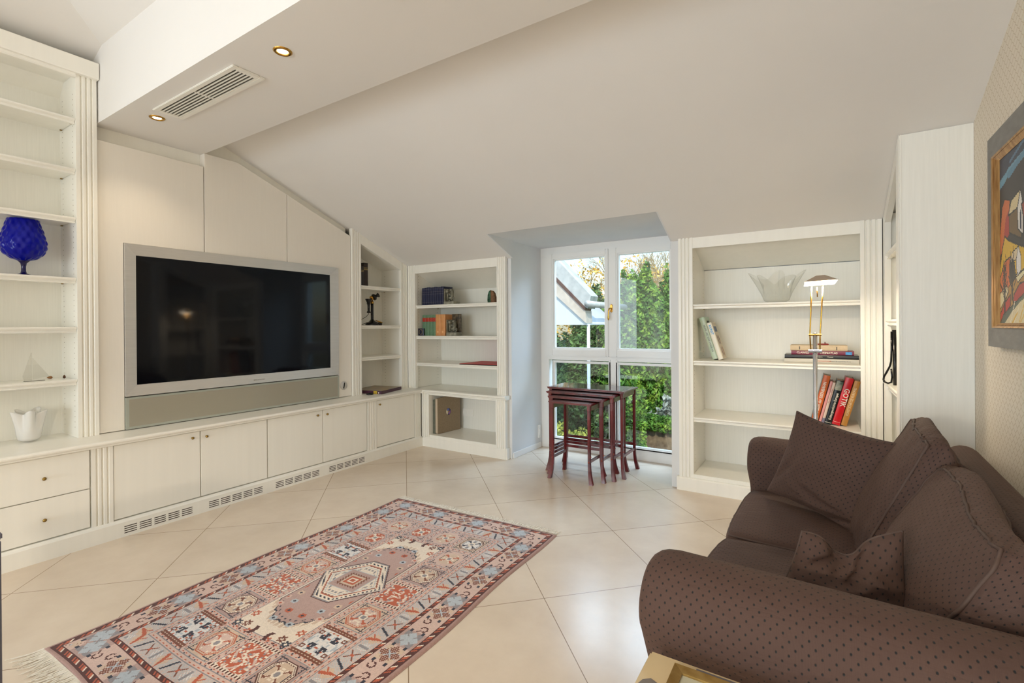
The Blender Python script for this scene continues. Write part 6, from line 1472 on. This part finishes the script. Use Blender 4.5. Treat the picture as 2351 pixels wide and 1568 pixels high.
t = thing('ivy_screen', 'grey-green ivy covered wall at the right of the lower right pane', 'ivy', (-1.4, 7.9, GZ))
MB().box(-2.5, .2, 8.0, 8.15, GZ, -.25).build('wall_core', noisy('dark_green_wall', rgb(62, 76, 56), rgb(92, 104, 84), 6), t); leaves((-2.02, 7.90, -1.35), (.62, .14, 1.35), 26000, .05, ivy, 'foliage', t, 71, shell=.05, clump=.4)  # core wall coloured dark green behind the ivy leaves
t2 = thing('box_hedge', 'low bright green hedge strip crossing the lower right pane', 'hedge', (-1.6, 7.75, -.6)); leaves((-2.15, 7.70, -.30), (.75, .14, .12), 9000, .03, conif, 'foliage', t2, 73, shell=.1); leaves((-2.1, 7.55, -1.50), (.65, .14, .10), 8000, .03, hedge, 'foliage', t2, 74, shell=.1); MB().box(-2.6, -1.6, 7.70, 7.74, GZ, -.35).build('stems', bark, t2)
rr = random.Random(5)
for (lbl, base, h, lean_, sd, lv) in (('bare tree with golden leaves behind the roof edge in the left pane', (-6.0, 13.0, GZ), 5.2, (.25, 0, 1), 5, 1), ('bare grey tree against the sky above the conifer', (-5.2, 17.0, GZ), 6.6, (-.05, 0, 1), 9, 0), ('thin bare tree at the right edge of the right pane', (-3.0, 14.5, GZ), 5.2, (-.10, 0, 1), 14, 1)):
    t = thing('bare_tree', lbl, 'tree', base); rr = random.Random(sd); mb = MB(); d = Vector(lean_).normalized()
    mb.tube([base, Vector(base)+d*h*.6], [.14, .09], 8, caps=False)
    for k in range(6): branchy(mb, Vector(base)+d*h*(.45+.03*k), (d+Vector((rr.uniform(-1, 1), rr.uniform(-.5, .5), rr.uniform(-.1, .6)))).normalized(), 1.5, .045, 4, rr, .6, .12)
    mb.build('branches', barkp, t, smooth=True, fix=False)
    if lv: leaves((base[0]+(1.1 if sd == 5 else .1), base[1], 1.6 if sd == 5 else 1.2), (2.3 if sd == 5 else .9, 1.0, 1.5 if sd == 5 else 1.0), 5200 if sd == 5 else 2200, .05, yel, 'leaves', t, sd, shell=.1)
# neighbouring roof verge with gutter, left pane
t = thing('roof_verge', 'grey metal clad roof edge with brown strip sloping down outside the left pane', 'roof', (-3.9, 6.3, 1.5))
zinc = noisy('weathered_zinc', rgb(150, 150, 146), rgb(184, 184, 178), 9, 0, .4, metal=.2); brn = mat('brown_strip', rgb(84, 58, 46), .6); clad = noisy('pale_cladding', rgb(176, 164, 150), rgb(196, 186, 172), 9, 0, .6); und = mat('white_soffit', rgb(196, 202, 204), .6)
def yz(u_, z_): return (u_, z_)
PTS = RV
def vpoly(pts, y0_, y1_, m, nm):
    mb = MB(); mb.prism(pts, lambda p: (p[0], y0_, p[1]), lambda p: (p[0], y1_, p[1])); return mb.build(nm, m, t)
vpoly(PTS['top'], 6.0, 6.25, zinc, 'zinc_cladding'); vpoly(PTS['strip'], 5.99, 6.2, brn, 'brown_strip'); vpoly(PTS['low'], 6.01, 6.22, clad, 'lower_cladding'); vpoly(PTS['soffit'], 6.05, 7.2, und, 'soffit')
gx_, gz_ = PTS['gutter']
MB().tube([(gx_, 5.95, gz_), (gx_, 7.4, gz_)], .045, 16).build('gutter', zinc, t, smooth=True)
dp = thing('downpipe', 'thin white downpipe below the roof edge in the left pane', 'downpipe', (PTS['pipe'][0], 6.1, GZ)); MB().tube([(PTS['pipe'][0], 6.1, GZ), (PTS['pipe'][0], 6.1, PTS['pipe'][1])], .022, 10).build('pipe', und, dp, smooth=True)
for z in (-1.5, 0.2): MB().box(PTS['pipe'][0]-.03, PTS['pipe'][0]+.03, 6.07, 6.13, z, z+.03).build('bracket', zinc, dp)
# ================================================================ FINISH
for o in bpy.data.objects:
    if '_local' in o: del o['_local']
